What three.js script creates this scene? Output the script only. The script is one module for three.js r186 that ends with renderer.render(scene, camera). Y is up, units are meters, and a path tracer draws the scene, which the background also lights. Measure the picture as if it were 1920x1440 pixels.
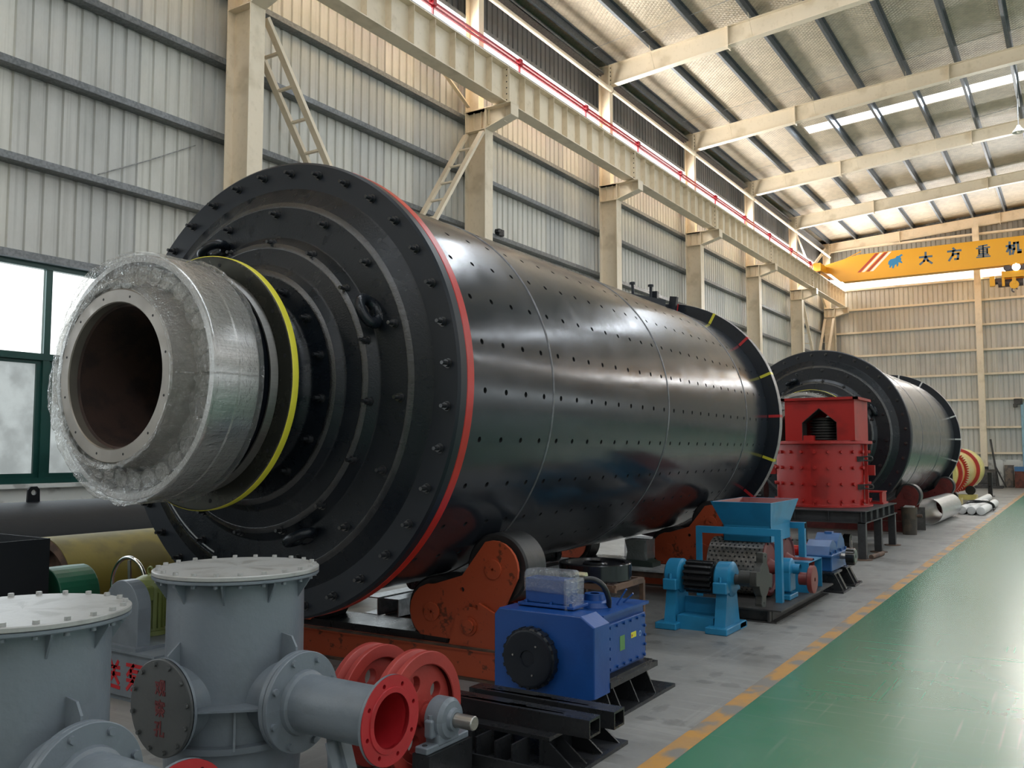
import * as THREE from 'three';
import { mergeGeometries } from 'three/addons/utils/BufferGeometryUtils.js';
import { RoundedBoxGeometry } from 'three/addons/geometries/RoundedBoxGeometry.js';
import { RectAreaLightUniformsLib } from 'three/addons/lights/RectAreaLightUniformsLib.js';

// ---------------------------------------------------------------- camera, daylight, exposure
const scene = new THREE.Scene();
scene.background = new THREE.Color(0.75, 0.8, 0.86);
const camera = new THREE.PerspectiveCamera(46.645, 4 / 3, 0.05, 200);
camera.position.set(0, 1.6, 0);
camera.rotation.set(THREE.MathUtils.degToRad(4.2806), THREE.MathUtils.degToRad(32.5758), 0, 'YXZ');
const renderer = new THREE.WebGLRenderer({ antialias: true });
renderer.toneMapping = THREE.LinearToneMapping;
renderer.toneMappingExposure = 1.06;
renderer.shadowMap.enabled = true;
RectAreaLightUniformsLib.init();

// the hall: x from XL (left cladding) to XR, z from ZN (behind the camera) to ZF (far gable)
const XL = -10.6, XR = 13.6, ZN = 9.6, ZF = -45.2, RIDGE = 1.5;
const BAY = 6.03, ZC = (k) => -8.6 - BAY * k;                       // column lines, k = -3 ... 6
const roofY = (x) => 11.93 + 0.067 * (x <= RIDGE ? x + 10.1 : 2 * RIDGE + 10.1 - x);   // underside of the roof sheets
const DAY = {                                                       // radiance of the daylight openings
  strip: [15.5, 15, 14.2], stripRight: [6.2, 6.5, 6.9], farStrip: [14, 14.1, 14.1], upper: [2.1, 2.4, 2.65], lower: [0.55, 0.63, 0.68], sky: [14.4, 15.6, 17], bulb: [1, 0.97, 0.92],
};
const PANE_GLOW = { strip: 1.7, upper: 1.6, lower: 0.42, sky: 1.6 };
function areaLight(rgb, w, h, at, towards) {
  const m = Math.max(...rgb), l = new THREE.RectAreaLight(new THREE.Color().setRGB(rgb[0] / m, rgb[1] / m, rgb[2] / m), m, w, h);
  l.position.set(...at); l.lookAt(at[0] + towards[0], at[1] + towards[1], at[2] + towards[2]); l.name = 'daylight'; scene.add(l);
  return l;
}
const STRIP = [9.42, 10.5], WIN_UP = [2.77, 3.78], WIN_LOW = [1.3, 2.69];   // heights of the translucent strip and of the two window rows
const SKYLIGHTS = [-41.4, -29.4, -17.4, -5.4, 6.4].slice(1);
for (let k = -3; k < 6; k++) {                                      // one bay between ZC(k) and ZC(k + 1)
  const zc = ZC(k) - BAY / 2;
  if (zc > ZN - 2) continue;
  for (const [x, d] of [[XL + 0.03, 1], [XR - 0.03, -1]]) {
    areaLight(d > 0 ? DAY.strip : DAY.stripRight, BAY - 0.1, STRIP[1] - STRIP[0], [x, (STRIP[0] + STRIP[1]) / 2, zc], [d, 0, 0]);
    areaLight(DAY.upper, 5.0, WIN_UP[1] - WIN_UP[0], [x + 0.045 * d, (WIN_UP[0] + WIN_UP[1]) / 2, zc + 0.095], [d, 0, 0]);
    areaLight(DAY.lower, 5.0, WIN_LOW[1] - WIN_LOW[0], [x + 0.075 * d, (WIN_LOW[0] + WIN_LOW[1]) / 2, zc + 0.095], [d, 0, 0]);
  }
}
for (let k = 0; k < 4; k++) {
  const w = (XR - XL) / 4;
  areaLight(DAY.farStrip, w - 0.1, STRIP[1] - STRIP[0], [XL + w * (k + 0.5), (STRIP[0] + STRIP[1]) / 2, ZF + 0.03], [0, 0, 1]);
}
const SKY_X = [[-7.25, 0.8], [2.2, 9.6]];                            // each skylight strip on the left and the right slope
for (const z of SKYLIGHTS) for (const [a, b] of SKY_X) {
  const x = (a + b) / 2, s = x < RIDGE ? 0.067 : -0.067;
  const l = areaLight(DAY.sky, 0.72, (b - a), [x, roofY(x) - 0.02, z], [s, -1, 0]);
  l.rotation.set(-Math.PI / 2, 0, 0); l.rotateOnWorldAxis(new THREE.Vector3(0, 0, 1), Math.atan(s)); l.width = b - a; l.height = 0.72;
}

// ---------------------------------------------------------------- helpers
const V = (x, y, z) => new THREE.Vector3(x, y, z), R = THREE.MathUtils.degToRad;
function rngOf(seed) { let s = seed >>> 0; return () => { s = (s + 0x6D2B79F5) >>> 0; let t = Math.imul(s ^ (s >>> 15), 1 | s); t = (t + Math.imul(t ^ (t >>> 7), 61 | t)) ^ t; return ((t ^ (t >>> 14)) >>> 0) / 4294967296; }; }
// tileable fractal noise in 0..1
function noise(size, fx, fy, octaves, seed, gain = 0.5) {
  const out = new Float32Array(size * size);
  let amp = 1, sum = 0;
  for (let o = 0; o < octaves; o++) {
    const nx = fx << o, ny = fy << o, r = rngOf(seed + o * 101), g = new Float32Array(nx * ny);
    for (let i = 0; i < g.length; i++) g[i] = r();
    for (let y = 0; y < size; y++) {
      const v = y / size * ny, y0 = Math.floor(v), ty = v - y0, sy = ty * ty * (3 - 2 * ty), a = y0 % ny, b = (y0 + 1) % ny;
      for (let x = 0; x < size; x++) {
        const u = x / size * nx, x0 = Math.floor(u), tx = u - x0, sx = tx * tx * (3 - 2 * tx), c = x0 % nx, d = (x0 + 1) % nx;
        out[y * size + x] += amp * ((g[a * nx + c] * (1 - sx) + g[a * nx + d] * sx) * (1 - sy) + (g[b * nx + c] * (1 - sx) + g[b * nx + d] * sx) * sy);
      }
    }
    sum += amp; amp *= gain;
  }
  for (let i = 0; i < out.length; i++) out[i] /= sum;
  return out;
}
const smooth = (a, b, x) => { const t = Math.min(1, Math.max(0, (x - a) / (b - a))); return t * t * (3 - 2 * t); };
// a repeating texture from f(i, x, y) -> [r, g, b] in 0..1 (linear), covering `metres`
function texture(size, metres, f, metresY = metres) {
  const data = new Uint8Array(size * size * 4);
  for (let y = 0, i = 0; y < size; y++) for (let x = 0; x < size; x++, i++) {
    const c = f(i, x / size, y / size), rgb = typeof c === 'number' ? [c, c, c] : c;
    for (let k = 0; k < 3; k++) data[i * 4 + k] = Math.max(0, Math.min(255, rgb[k] * 255));
    data[i * 4 + 3] = 255;
  }
  const t = new THREE.DataTexture(data, size, size);
  t.wrapS = t.wrapT = THREE.RepeatWrapping; t.magFilter = THREE.LinearFilter; t.minFilter = THREE.LinearMipmapLinearFilter; t.generateMipmaps = true;
  t.repeat.set(1 / metres, 1 / metresY); t.needsUpdate = true;
  return t;
}
function heightTexture(size, metres, values) {                        // float pixels, so that gentle waves show no steps
  const data = new Float32Array(size * size * 4);
  for (let i = 0; i < size * size; i++) { data[i * 4] = data[i * 4 + 1] = data[i * 4 + 2] = values[i]; data[i * 4 + 3] = 1; }
  const t = new THREE.DataTexture(data, size, size, THREE.RGBAFormat, THREE.FloatType);
  t.wrapS = t.wrapT = THREE.RepeatWrapping; t.magFilter = THREE.LinearFilter; t.repeat.set(1 / metres, 1 / metres); t.needsUpdate = true;
  return t;
}
const rep = (t, m, my = m) => { const c = t.clone(); c.repeat.set(1 / m, 1 / my); c.needsUpdate = true; return c; };
const hexRGB = (h) => new THREE.Color(h).toArray();

// ---- geometry: every geometry ends non-indexed with position, normal and uv in metres
function prep(g, keepUV) {
  if (g.index) g = g.toNonIndexed();
  if (!g.attributes.normal) g.computeVertexNormals();
  for (const k of Object.keys(g.attributes)) if (!['position', 'normal', 'uv'].includes(k)) g.deleteAttribute(k);
  if (keepUV && g.attributes.uv) { g.userData.uvDone = true; return g; }
  const p = g.attributes.position.array, n = g.attributes.normal.array, uv = new Float32Array(p.length / 3 * 2);
  for (let t = 0; t < p.length / 9; t++) {
    let ax = 0, ay = 0, az = 0;
    for (let k = 0; k < 3; k++) { const i = t * 9 + k * 3; ax += n[i]; ay += n[i + 1]; az += n[i + 2]; }
    ax = Math.abs(ax); ay = Math.abs(ay); az = Math.abs(az);
    for (let k = 0; k < 3; k++) {
      const i = t * 9 + k * 3, j = t * 6 + k * 2;
      if (ay >= ax && ay >= az) { uv[j] = p[i]; uv[j + 1] = p[i + 2]; } else if (ax >= az) { uv[j] = p[i + 2]; uv[j + 1] = p[i + 1]; } else { uv[j] = p[i]; uv[j + 1] = p[i + 1]; }
    }
  }
  g.setAttribute('uv', new THREE.BufferAttribute(uv, 2)); g.userData.uvDone = true;
  return g;
}
const merge = (list) => { const a = list.flat(Infinity).map((g) => (g.userData.uvDone ? g : prep(g))); return a.length === 1 ? a[0] : mergeGeometries(a, false); };
const used = new Map();
const numbered = (n) => { const k = used.get(n) ?? 0; used.set(n, k + 1); return k ? `${n}_${String(k).padStart(3, '0')}` : n; };
function obj(name, geos, material, parent = scene) {
  const m = new THREE.Mesh(merge([geos]), material);
  m.name = parent === scene ? numbered(name) : name; m.castShadow = m.receiveShadow = true; parent.add(m);
  return m;
}
function tag(o, label, category, group, kind) { if (label) o.userData.label = label; if (category) o.userData.category = category; if (group) o.userData.group = group; if (kind) o.userData.kind = kind; return o; }
function thing(name, label, category, [x, y, z] = [0, 0, 0], turn = 0, group) {
  const o = new THREE.Group(); o.name = numbered(name); scene.add(o); o.position.set(x, y, z); o.rotation.y = turn;
  return tag(o, label, category, group);
}
function struct(name) { const o = new THREE.Group(); o.name = name; o.userData.kind = 'structure'; scene.add(o); return o; }
function dup(o, [x, y, z], turn, label, group) { const c = o.clone(); c.userData = { ...o.userData }; c.name = numbered(o.name.replace(/_\d{3}$/, '')); c.position.set(x, y, z); if (turn !== undefined) c.rotation.y = turn; if (label) c.userData.label = label; if (group) c.userData.group = group; scene.add(c); return c; }
const mv = (g, x = 0, y = 0, z = 0) => g.translate(x, y, z);
const box = (w, h, d, x = 0, y = 0, z = 0) => new THREE.BoxGeometry(w, h, d).translate(x, y, z);                   // centred
const slab = (x0, x1, y0, y1, z0, z1) => new THREE.BoxGeometry(Math.abs(x1 - x0), Math.abs(y1 - y0), Math.abs(z1 - z0)).translate((x0 + x1) / 2, (y0 + y1) / 2, (z0 + z1) / 2);
const rbox = (w, h, d, x = 0, y = 0, z = 0, r = 0.01, s = 2) => new RoundedBoxGeometry(w, h, d, s, Math.min(r, w / 2.01, h / 2.01, d / 2.01)).translate(x, y, z);
function turnTo(g, axis) { if (axis === 'x') g.rotateZ(-Math.PI / 2); else if (axis === 'z') g.rotateX(Math.PI / 2); return g; }   // a Y shape along +x, +z
const cyl = (r, h, axis = 'y', x = 0, y = 0, z = 0, seg = 28, r2 = r) => turnTo(new THREE.CylinderGeometry(r2, r, h, seg), axis).translate(x, y, z);
// lathe of [r, along] pairs, split where the profile turns sharply, so that edges stay crisp
function lathe(profile, axis = 'y', seg = 64, sharp = 28, arc0 = 0, arc = Math.PI * 2) {
  const pts = profile.map(([r, a]) => new THREE.Vector2(Math.max(r, 1e-4), a)), runs = [[pts[0]]];
  for (let i = 1; i < pts.length; i++) {
    runs.at(-1).push(pts[i]);
    if (i < pts.length - 1) {
      const a = pts[i].clone().sub(pts[i - 1]), b = pts[i + 1].clone().sub(pts[i]);
      if (Math.abs(Math.atan2(a.cross(b), a.dot(b))) > R(sharp)) runs.push([pts[i]]);
    }
  }
  return runs.map((run) => {
    let len = 0; const at = run.map((p, i) => (len += i ? p.distanceTo(run[i - 1]) : 0)), rm = Math.max(...run.map((p) => p.x));
    const g = new THREE.LatheGeometry(run, seg, arc0, arc), uv = g.attributes.uv;
    for (let i = 0; i < uv.count; i++) uv.setXY(i, uv.getX(i) * arc * rm, at[Math.round(uv.getY(i) * (run.length - 1))] + run[0].y);
    return prep(turnTo(g, axis), true);
  });
}
const UPV = V(0, 1, 0);
function between(g, p, q) {                                           // a shape along Y (centred) from p to q
  const a = V(...p), b = V(...q), d = b.clone().sub(a), l = d.length();
  const m = new THREE.Matrix4().compose(a.add(b).multiplyScalar(0.5), new THREE.Quaternion().setFromUnitVectors(UPV, d.normalize()), V(1, 1, 1));
  return g(l).applyMatrix4(m);
}
const rod = (p, q, r, seg = 12) => between((l) => new THREE.CylinderGeometry(r, r, l, seg), p, q);
function bar(p, q, w, h, up = [0, 1, 0]) {                            // a rectangular bar: w across, h along `up`
  const a = V(...p), b = V(...q), z = b.clone().sub(a), l = z.length(); z.normalize();
  const x = V(...up).cross(z).normalize(), y = z.clone().cross(x);
  return new THREE.BoxGeometry(w, h, l).applyMatrix4(new THREE.Matrix4().makeBasis(x, y, z).setPosition(a.add(b).multiplyScalar(0.5)));
}
function tube(points, r, seg = 40, rs = 10, closed = false) {
  const c = new THREE.CatmullRomCurve3(points.map((p) => V(...p)), closed);
  return new THREE.TubeGeometry(c, seg, r, rs, closed);
}
function shape(points, holes = []) {
  const s = new THREE.Shape(points.map(([x, y]) => new THREE.Vector2(x, y)));
  for (const h of holes) s.holes.push(h instanceof THREE.Path ? h : new THREE.Path(h.map(([x, y]) => new THREE.Vector2(x, y))));
  return s;
}
const hole = (x, y, r) => new THREE.Path().absarc(x, y, r, 0, Math.PI * 2, true);
const extrude = (s, depth, bevel = 0, seg = 12) => new THREE.ExtrudeGeometry(s, { depth, bevelEnabled: bevel > 0, bevelSize: bevel, bevelThickness: bevel, bevelSegments: 2, curveSegments: seg });
const hexBolt = (r, h, axis = 'y') => turnTo(new THREE.CylinderGeometry(r * 0.94, r, h, 6), axis);
const at = (g, x, y, z) => g.clone().translate(x, y, z);
const ring = (n, r, f, off = 0) => Array.from({ length: n }, (_, i) => { const a = off + (i * 2 * Math.PI) / n; return f(r * Math.cos(a), r * Math.sin(a), a, i); });
function ibeam(len, depth, bf, tf, tw) { return [box(bf, tf, len, 0, depth / 2 - tf / 2, 0), box(bf, tf, len, 0, -depth / 2 + tf / 2, 0), box(tw, depth - 2 * tf, len)]; }   // along z
const turned = (list, f) => list.flat(Infinity).map((g) => { f(g); return g; });

// ---------------------------------------------------------------- materials
const N1 = noise(512, 4, 4, 6, 11), N2 = noise(512, 8, 8, 6, 23), N3 = noise(512, 32, 32, 4, 37), N4 = noise(512, 3, 3, 5, 51), FINE = noise(512, 128, 128, 2, 77);
const STREAK = noise(512, 64, 2, 4, 91), STREAK2 = noise(512, 128, 4, 3, 97);
const T = {
  paint: texture(512, 1.3, (i) => 0.86 + 0.14 * smooth(0.3, 0.62, N2[i])),                                           // uneven, slightly soiled paint
  paintRough: texture(512, 0.9, (i) => 0.75 + 0.5 * (N2[i] - 0.5) + 0.2 * (N3[i] - 0.5)),
  steel: texture(512, 2.2, (i) => { const d = smooth(0.56, 0.75, N1[i]) * 0.16 + smooth(0.6, 0.8, N3[i]) * 0.06; return [1 - d, 1 - d * 1.1, 1 - d * 1.35]; }),
  clad: texture(512, 2.4, (i) => { const d = 0.16 * smooth(0.5, 0.8, STREAK[i]) + 0.12 * smooth(0.52, 0.75, N1[i]) + 0.05 * FINE[i]; return [1 - d, 1 - d, 1 - d * 1.05]; }),
  galv: texture(512, 0.8, (i) => 0.72 + 0.28 * smooth(0.3, 0.7, N3[i]) - 0.1 * N1[i]),
  cast: texture(512, 0.35, (i) => N3[i] * 0.6 + FINE[i] * 0.4),
  castBig: texture(512, 0.6, (i) => N2[i] * 0.5 + N3[i] * 0.5),
  scuff: texture(512, 1.1, (i) => 0.62 + 0.38 * smooth(0.35, 0.65, N3[i] * 0.4 + N2[i] * 0.6)),
  brush: texture(512, 0.6, (i) => 0.7 + 0.3 * STREAK2[i]),
  rust: texture(512, 0.9, (i) => { const t = smooth(0.35, 0.65, N2[i]); return [0.55 + 0.45 * t, 0.5 + 0.32 * t, 0.48 + 0.22 * t]; }),
};
const mats = {};
function M(name, color, roughness, metalness = 0, extra = {}) {
  const c = typeof color === 'number' ? new THREE.Color(color) : new THREE.Color().setRGB(...color);
  const m = new THREE.MeshPhysicalMaterial({ color: c, roughness, metalness, ...extra });
  m.name = name; mats[name] = m;
  return m;
}
const painted = (name, color, rough = 0.45, extra = {}) => M(name, color, rough, 0, { map: T.paint, bumpMap: T.castBig, bumpScale: 0.001, ...extra });

// ---------------------------------------------------------------- the hall
const steelCream = painted('cream_paint', 0xe8dac2, 0.42, { map: T.steel });
const galv = M('galvanised', [0.42, 0.43, 0.43], 0.5, 0.55, { map: T.galv, roughnessMap: T.paintRough });
const girtSteel = M('girt_steel', [0.2, 0.21, 0.215], 0.5, 0.4, { map: T.galv, roughnessMap: T.paintRough });
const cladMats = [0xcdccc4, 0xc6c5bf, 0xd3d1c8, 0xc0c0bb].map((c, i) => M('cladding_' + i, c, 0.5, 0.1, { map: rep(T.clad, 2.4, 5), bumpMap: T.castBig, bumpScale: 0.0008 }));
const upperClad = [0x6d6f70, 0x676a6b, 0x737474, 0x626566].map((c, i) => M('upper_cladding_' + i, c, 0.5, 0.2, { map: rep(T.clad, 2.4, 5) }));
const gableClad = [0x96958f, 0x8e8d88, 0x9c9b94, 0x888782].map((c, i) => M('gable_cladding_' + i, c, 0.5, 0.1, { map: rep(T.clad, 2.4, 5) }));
const cladOuter = M('cladding_outer', 0xb8b8b0, 0.6);
const boltDark = M('dark_bolt', 0x332b24, 0.6);
const greenFrame = painted('green_window_paint', 0x16453f, 0.35);
const whiteWash = M('whitewash', 0xd6d8d4, 0.9, 0, { map: texture(512, 1.6, (i) => 0.6 + 0.4 * smooth(0.3, 0.5, N2[i])), bumpMap: T.castBig, bumpScale: 0.004 });
const glow = (name, k, rgb, extra = {}) => M(name, [0.25, 0.26, 0.26], 0.35, 0, { emissive: new THREE.Color().setRGB(...rgb), emissiveIntensity: k, ...extra });
const stripGlow = glow('translucent_sheet', PANE_GLOW.strip, [1, 0.98, 0.94]);
const upperGlow = glow('bright_window_pane', PANE_GLOW.upper, [0.97, 1, 1]);
const frost = texture(512, 1.4, (i, x, y) => { const v = 0.55 + 0.45 * smooth(0.2, 0.8, N2[i]) * (0.85 + 0.15 * FINE[i]); return [v * 0.97, v, v]; });
const lowerGlow = glow('frosted_window_pane', PANE_GLOW.lower, [0.93, 1, 0.99], { emissiveMap: frost });
const skyGlow = glow('skylight_sheet', PANE_GLOW.sky, [0.97, 0.99, 1]);

// floor: concrete, with the green coated aisle and its worn yellow edge line
{
  const floor = struct('floor');
  const big = noise(1024, 6, 6, 7, 301), scr = noise(1024, 10, 160, 3, 305), scr2 = noise(1024, 200, 8, 3, 309);
  const concrete = texture(1024, 7, (i) => {
    const st = smooth(0.52, 0.7, big[i]), sp = smooth(0.66, 0.72, big[(i * 7 + 31337) % big.length]), s = 0.1 * smooth(0.66, 0.8, scr[i]) + 0.1 * smooth(0.68, 0.8, scr2[i]);
    const v = 0.25 - 0.1 * st - 0.06 * sp + 0.16 * (big[i] - 0.5) + s * 0.28;
    return [v, v * 0.985, v * 0.94];
  });
  const conc = M('concrete', 0xffffff, 0.62, 0, { map: concrete, roughnessMap: rep(T.paintRough, 2.3), bumpMap: rep(T.castBig, 0.8), bumpScale: 0.002 });
  obj('concrete_slab', slab(XL - 0.4, XR + 0.4, -0.3, 0, ZF - 0.4, ZN + 0.4), conc, floor);
  const gn = noise(1024, 5, 5, 6, 411), gs = noise(1024, 180, 6, 3, 415), gs2 = noise(1024, 7, 150, 3, 417);
  const epoxy = texture(1024, 5, (i) => {
    const wear = smooth(0.45, 0.75, gn[i]) * 0.03 + smooth(0.7, 0.95, gs[i]) * 0.05 + smooth(0.7, 0.95, gs2[i]) * 0.05;
    return [0.024 + wear * 0.8, 0.18 + wear * 0.6, 0.098 + wear * 0.7];
  });
  const soft = noise(512, 7, 7, 2, 431);
  const er = texture(512, 3, (i) => 0.78 + 0.22 * smooth(0.35, 0.7, N1[i]));
  const green = M('green_floor_coating', 0xffffff, 0.27, 0, { map: epoxy, bumpMap: heightTexture(512, 4.3, soft), bumpScale: 0.0015 });
  obj('green_coating', slab(-1.84, 9.2, 0, 0.003, ZF + 1.4, ZN - 1), green, floor);
  const yn = noise(1024, 14, 10, 5, 501), ye = noise(1024, 20, 20, 3, 507);
  const worn = texture(1024, 2.4, (i) => { const t = smooth(0.34, 0.56, yn[i]) * (0.75 + 0.25 * smooth(0.4, 0.6, ye[i])); return [0.2 + 0.28 * t, 0.19 + 0.05 * t, 0.17 - 0.12 * t]; });
  const yellow = M('worn_yellow_line', 0xffffff, 0.5, 0, { map: worn, bumpMap: rep(T.castBig, 0.8), bumpScale: 0.002 });
  obj('yellow_line', slab(-1.965, -1.842, 0, 0.0025, ZF + 1.4, ZN - 1), yellow, floor);
  obj('yellow_line', slab(9.2, 9.33, 0, 0.0025, ZF + 1.4, ZN - 1), yellow, floor);
}

// one corrugated sheet: `w` wide along x, from y0 to y1, grooves running up, outer side towards -z
const sheetCache = new Map();
function sheet(w, y0, y1) {
  const key = [w.toFixed(3), y0, y1].join();
  if (!sheetCache.has(key)) {
    const n = Math.max(1, Math.round(w / 0.21)), p = w / n, front = [], back = [], t = 0.006;
    for (let i = 0; i < n; i++) {
      const x = i * p;
      front.push([x, 0], [x + p * 0.7, 0], [x + p * 0.7 + 0.014, -0.028], [x + p - 0.014, -0.028]);
    }
    front.push([w, 0]);
    for (const [x, z] of front) back.unshift([x, z - t]);
    const s = shape([...front, ...back]);
    const g = new THREE.ExtrudeGeometry(s, { depth: y1 - y0, bevelEnabled: false });
    g.rotateX(-Math.PI / 2);                                          // shape y -> -z, extrusion -> y
    g.scale(1, 1, -1).translate(0, y0, 0);
    const idx = g.attributes.position.count; void idx;
    g.deleteAttribute('normal');
    const pos = g.attributes.position.array;                          // mirrored: turn the triangles round
    for (let i = 0; i < pos.length; i += 9) for (let k = 0; k < 3; k++) { const a = pos[i + 3 + k]; pos[i + 3 + k] = pos[i + 6 + k]; pos[i + 6 + k] = a; }
    g.computeVertexNormals();
    sheetCache.set(key, prep(g));
  }
  return sheetCache.get(key);
}
const rs = rngOf(7);
function cladRow(parent, len, y0, y1, place, set = cladMats) {                        // sheets 0.84 m wide along a wall; place(mesh, offset)
  const n = Math.ceil(len / 0.84 - 0.01);
  for (let i = 0; i < n; i++) {
    const w = Math.min(0.84, len - i * 0.84);
    if (w < 0.05) continue;
    const m = new THREE.Mesh(sheet(w, y0, y1), set[Math.floor(rs() * 4)]); m.name = 'cladding_sheet'; m.castShadow = m.receiveShadow = true;
    m.position.z = (i % 2) * 0.003; place(m, i * 0.84); parent.add(m);
  }
}
const GIRTS = [3.86, 5.0, 6.135, 7.27, 8.37, 9.34, 10.51];
function girt(len, y) {                                               // a C section along x, lip at +z (the hall side)
  const d = 0.19, h = 0.085, t = 0.006;
  return [box(len, t, d, 0, y + h, d / 2), box(len, t, d, 0, y, d / 2), box(len, h, t, 0, y + h / 2, d), box(len, 0.02, t, 0, y + 0.01, t)];
}
const LEN = ZN - ZF, WID = XR - XL;
for (const side of ['left', 'right']) {
  const w = struct('wall_' + side), L = side === 'left', X = L ? XL : XR, q = L ? 1 : -1;
  const put = (o) => { o.rotation.y = q * Math.PI / 2; };
  // a wall's own axis runs along the hall; groups are turned so that local x lies along the wall and local +z looks into the hall
  const inner = (m, off) => { m.position.set(X + q * m.position.z, 0, L ? ZN - off : ZF + off); put(m); };
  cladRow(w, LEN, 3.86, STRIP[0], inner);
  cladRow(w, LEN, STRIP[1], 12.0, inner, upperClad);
  obj('eave_beam', [slab(X + q * 0.06, X + q * 0.09, 11.55, 11.86, ZF, ZN), slab(X + q * 0.06, X + q * 0.3, 11.55, 11.565, ZF, ZN), slab(X + q * 0.285, X + q * 0.3, 11.55, 11.62, ZF, ZN)], galv, w);
  for (const y of GIRTS) {
    const m = obj('girt', girt(LEN, y), girtSteel, w); m.position.set(X, 0, (ZN + ZF) / 2); put(m);
  }
  obj('plinth', slab(X - q * 0.12, X + q * 0.1, 0, 1.2, ZF, ZN), whiteWash, w);
  obj('outer_sheet', [slab(X - q * 0.05, X - q * 0.15, 3.8, STRIP[0] + 0.04, ZF, ZN), slab(X - q * 0.05, X - q * 0.15, STRIP[1] - 0.04, 12.4, ZF, ZN)], cladOuter, w);
  for (let k = -3; k < 6; k++) {
    const z1 = k === -3 ? ZN : ZC(k) - 0, z0 = ZC(k + 1), zc = ZC(k) - BAY / 2 + 0.095, lo = Math.max(z0, ZF), hi = k === -3 ? ZN : z1;
    for (let i = 0; i < 4; i++) {                                     // translucent sheets of the strip
      const a = lo + (hi - lo) * i / 4, b = lo + (hi - lo) * (i + 1) / 4;
      const m = obj('daylight_window_sheet', slab(X - q * 0.02, X - q * 0.03, STRIP[0], STRIP[1], a + 0.004, b - 0.004), stripGlow, w); void m;
    }
    for (const [a, b] of [[lo, zc - 2.62], [zc + 2.62, hi]]) if (b > a) obj('wall_post', slab(X - q * 0.1, X + q * 0.06, 1.2, 3.86, a, b), whiteWash, w);
  }
  if (ZF < ZC(6)) obj('wall_post', slab(X - q * 0.1, X + q * 0.06, 1.2, 3.86, ZF, ZC(6)), whiteWash, w);
}
let windowNo = 0;
for (const [X, q] of [[XL, 1], [XR, -1]]) for (let k = -3; k < 6; k++) {
  const zc = ZC(k) - BAY / 2 + 0.095, w = struct('window_' + (++windowNo));
  w.position.set(X, 0, zc); w.rotation.y = q * Math.PI / 2;           // local x along the wall, +z into the hall
  obj('frame', [slab(-2.62, 2.62, 1.2, 1.28, -0.06, 0.1), slab(-2.62, 2.62, 3.79, 3.86, -0.06, 0.1), slab(-2.62, -2.55, 1.28, 3.79, -0.06, 0.1), slab(2.55, 2.62, 1.28, 3.79, -0.06, 0.1), slab(-2.62, 2.62, 2.685, 2.765, -0.06, 0.095)], greenFrame, w);
  obj('sill', slab(-2.7, 2.7, 1.16, 1.21, -0.1, 0.16), whiteWash, w);
  for (let i = 0; i < 5; i++) {
    const a = -2.55 + i * 1.02, b = a + 1.02;
    if (i) obj('mullion', slab(a - 0.04, a + 0.04, 1.28, 3.79, -0.05, 0.09), greenFrame, w);
    const u = obj('pane', slab(a, b, 2.765, 3.79, 0.02, 0.028), upperGlow, w); void u;
    const s = obj('sash', [slab(a + 0.02, b - 0.02, 1.28, 1.33, 0.01, 0.06), slab(a + 0.02, b - 0.02, 2.64, 2.69, 0.01, 0.06), slab(a + 0.02, a + 0.1, 1.33, 2.64, 0.01, 0.06), slab(b - 0.1, b - 0.02, 1.33, 2.64, 0.01, 0.06)], greenFrame, w);
    obj('pane', slab(a + 0.06, b - 0.06, 1.3, 2.68, 0.02, 0.028), lowerGlow, s);
  }
}
// the far gable with its own strip and posts
for (const [name, Z, q] of [['far', ZF, 1], ['back', ZN, -1]]) {
  const w = struct('wall_' + name), apex = roofY(RIDGE) + 0.25;
  const inner = (m, off) => { m.position.set(q > 0 ? XL + off : XR - off, 0, Z + q * m.position.z); m.rotation.y = q > 0 ? 0 : Math.PI; };
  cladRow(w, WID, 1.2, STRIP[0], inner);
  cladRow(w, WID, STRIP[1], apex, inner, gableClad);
  obj('plinth', slab(XL, XR, 0, 1.2, Z - q * 0.15, Z + q * 0.1), whiteWash, w);
  obj('outer_sheet', [slab(XL, XR, 1.2, STRIP[0] + 0.04, Z - q * 0.05, Z - q * 0.15), slab(XL, XR, STRIP[1] - 0.04, apex + 0.3, Z - q * 0.05, Z - q * 0.15)], cladOuter, w);
  for (const y of [1.45, 2.6, 3.86, 5.0, 6.1, 7.24, 8.36, 9.34, 10.58, 11.4]) { const m = obj('girt', girt(WID - 0.1, y), steelCream, w); m.position.set((XL + XR) / 2, 0, Z); m.rotation.y = q > 0 ? 0 : Math.PI; }
  for (let i = 0; i < 16; i++) { const a = XL + WID * i / 16; obj('daylight_window_sheet', slab(a + 0.004, a + WID / 16 - 0.004, STRIP[0], STRIP[1], Z - q * 0.02, Z - q * 0.03), stripGlow, w); }
}

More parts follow.
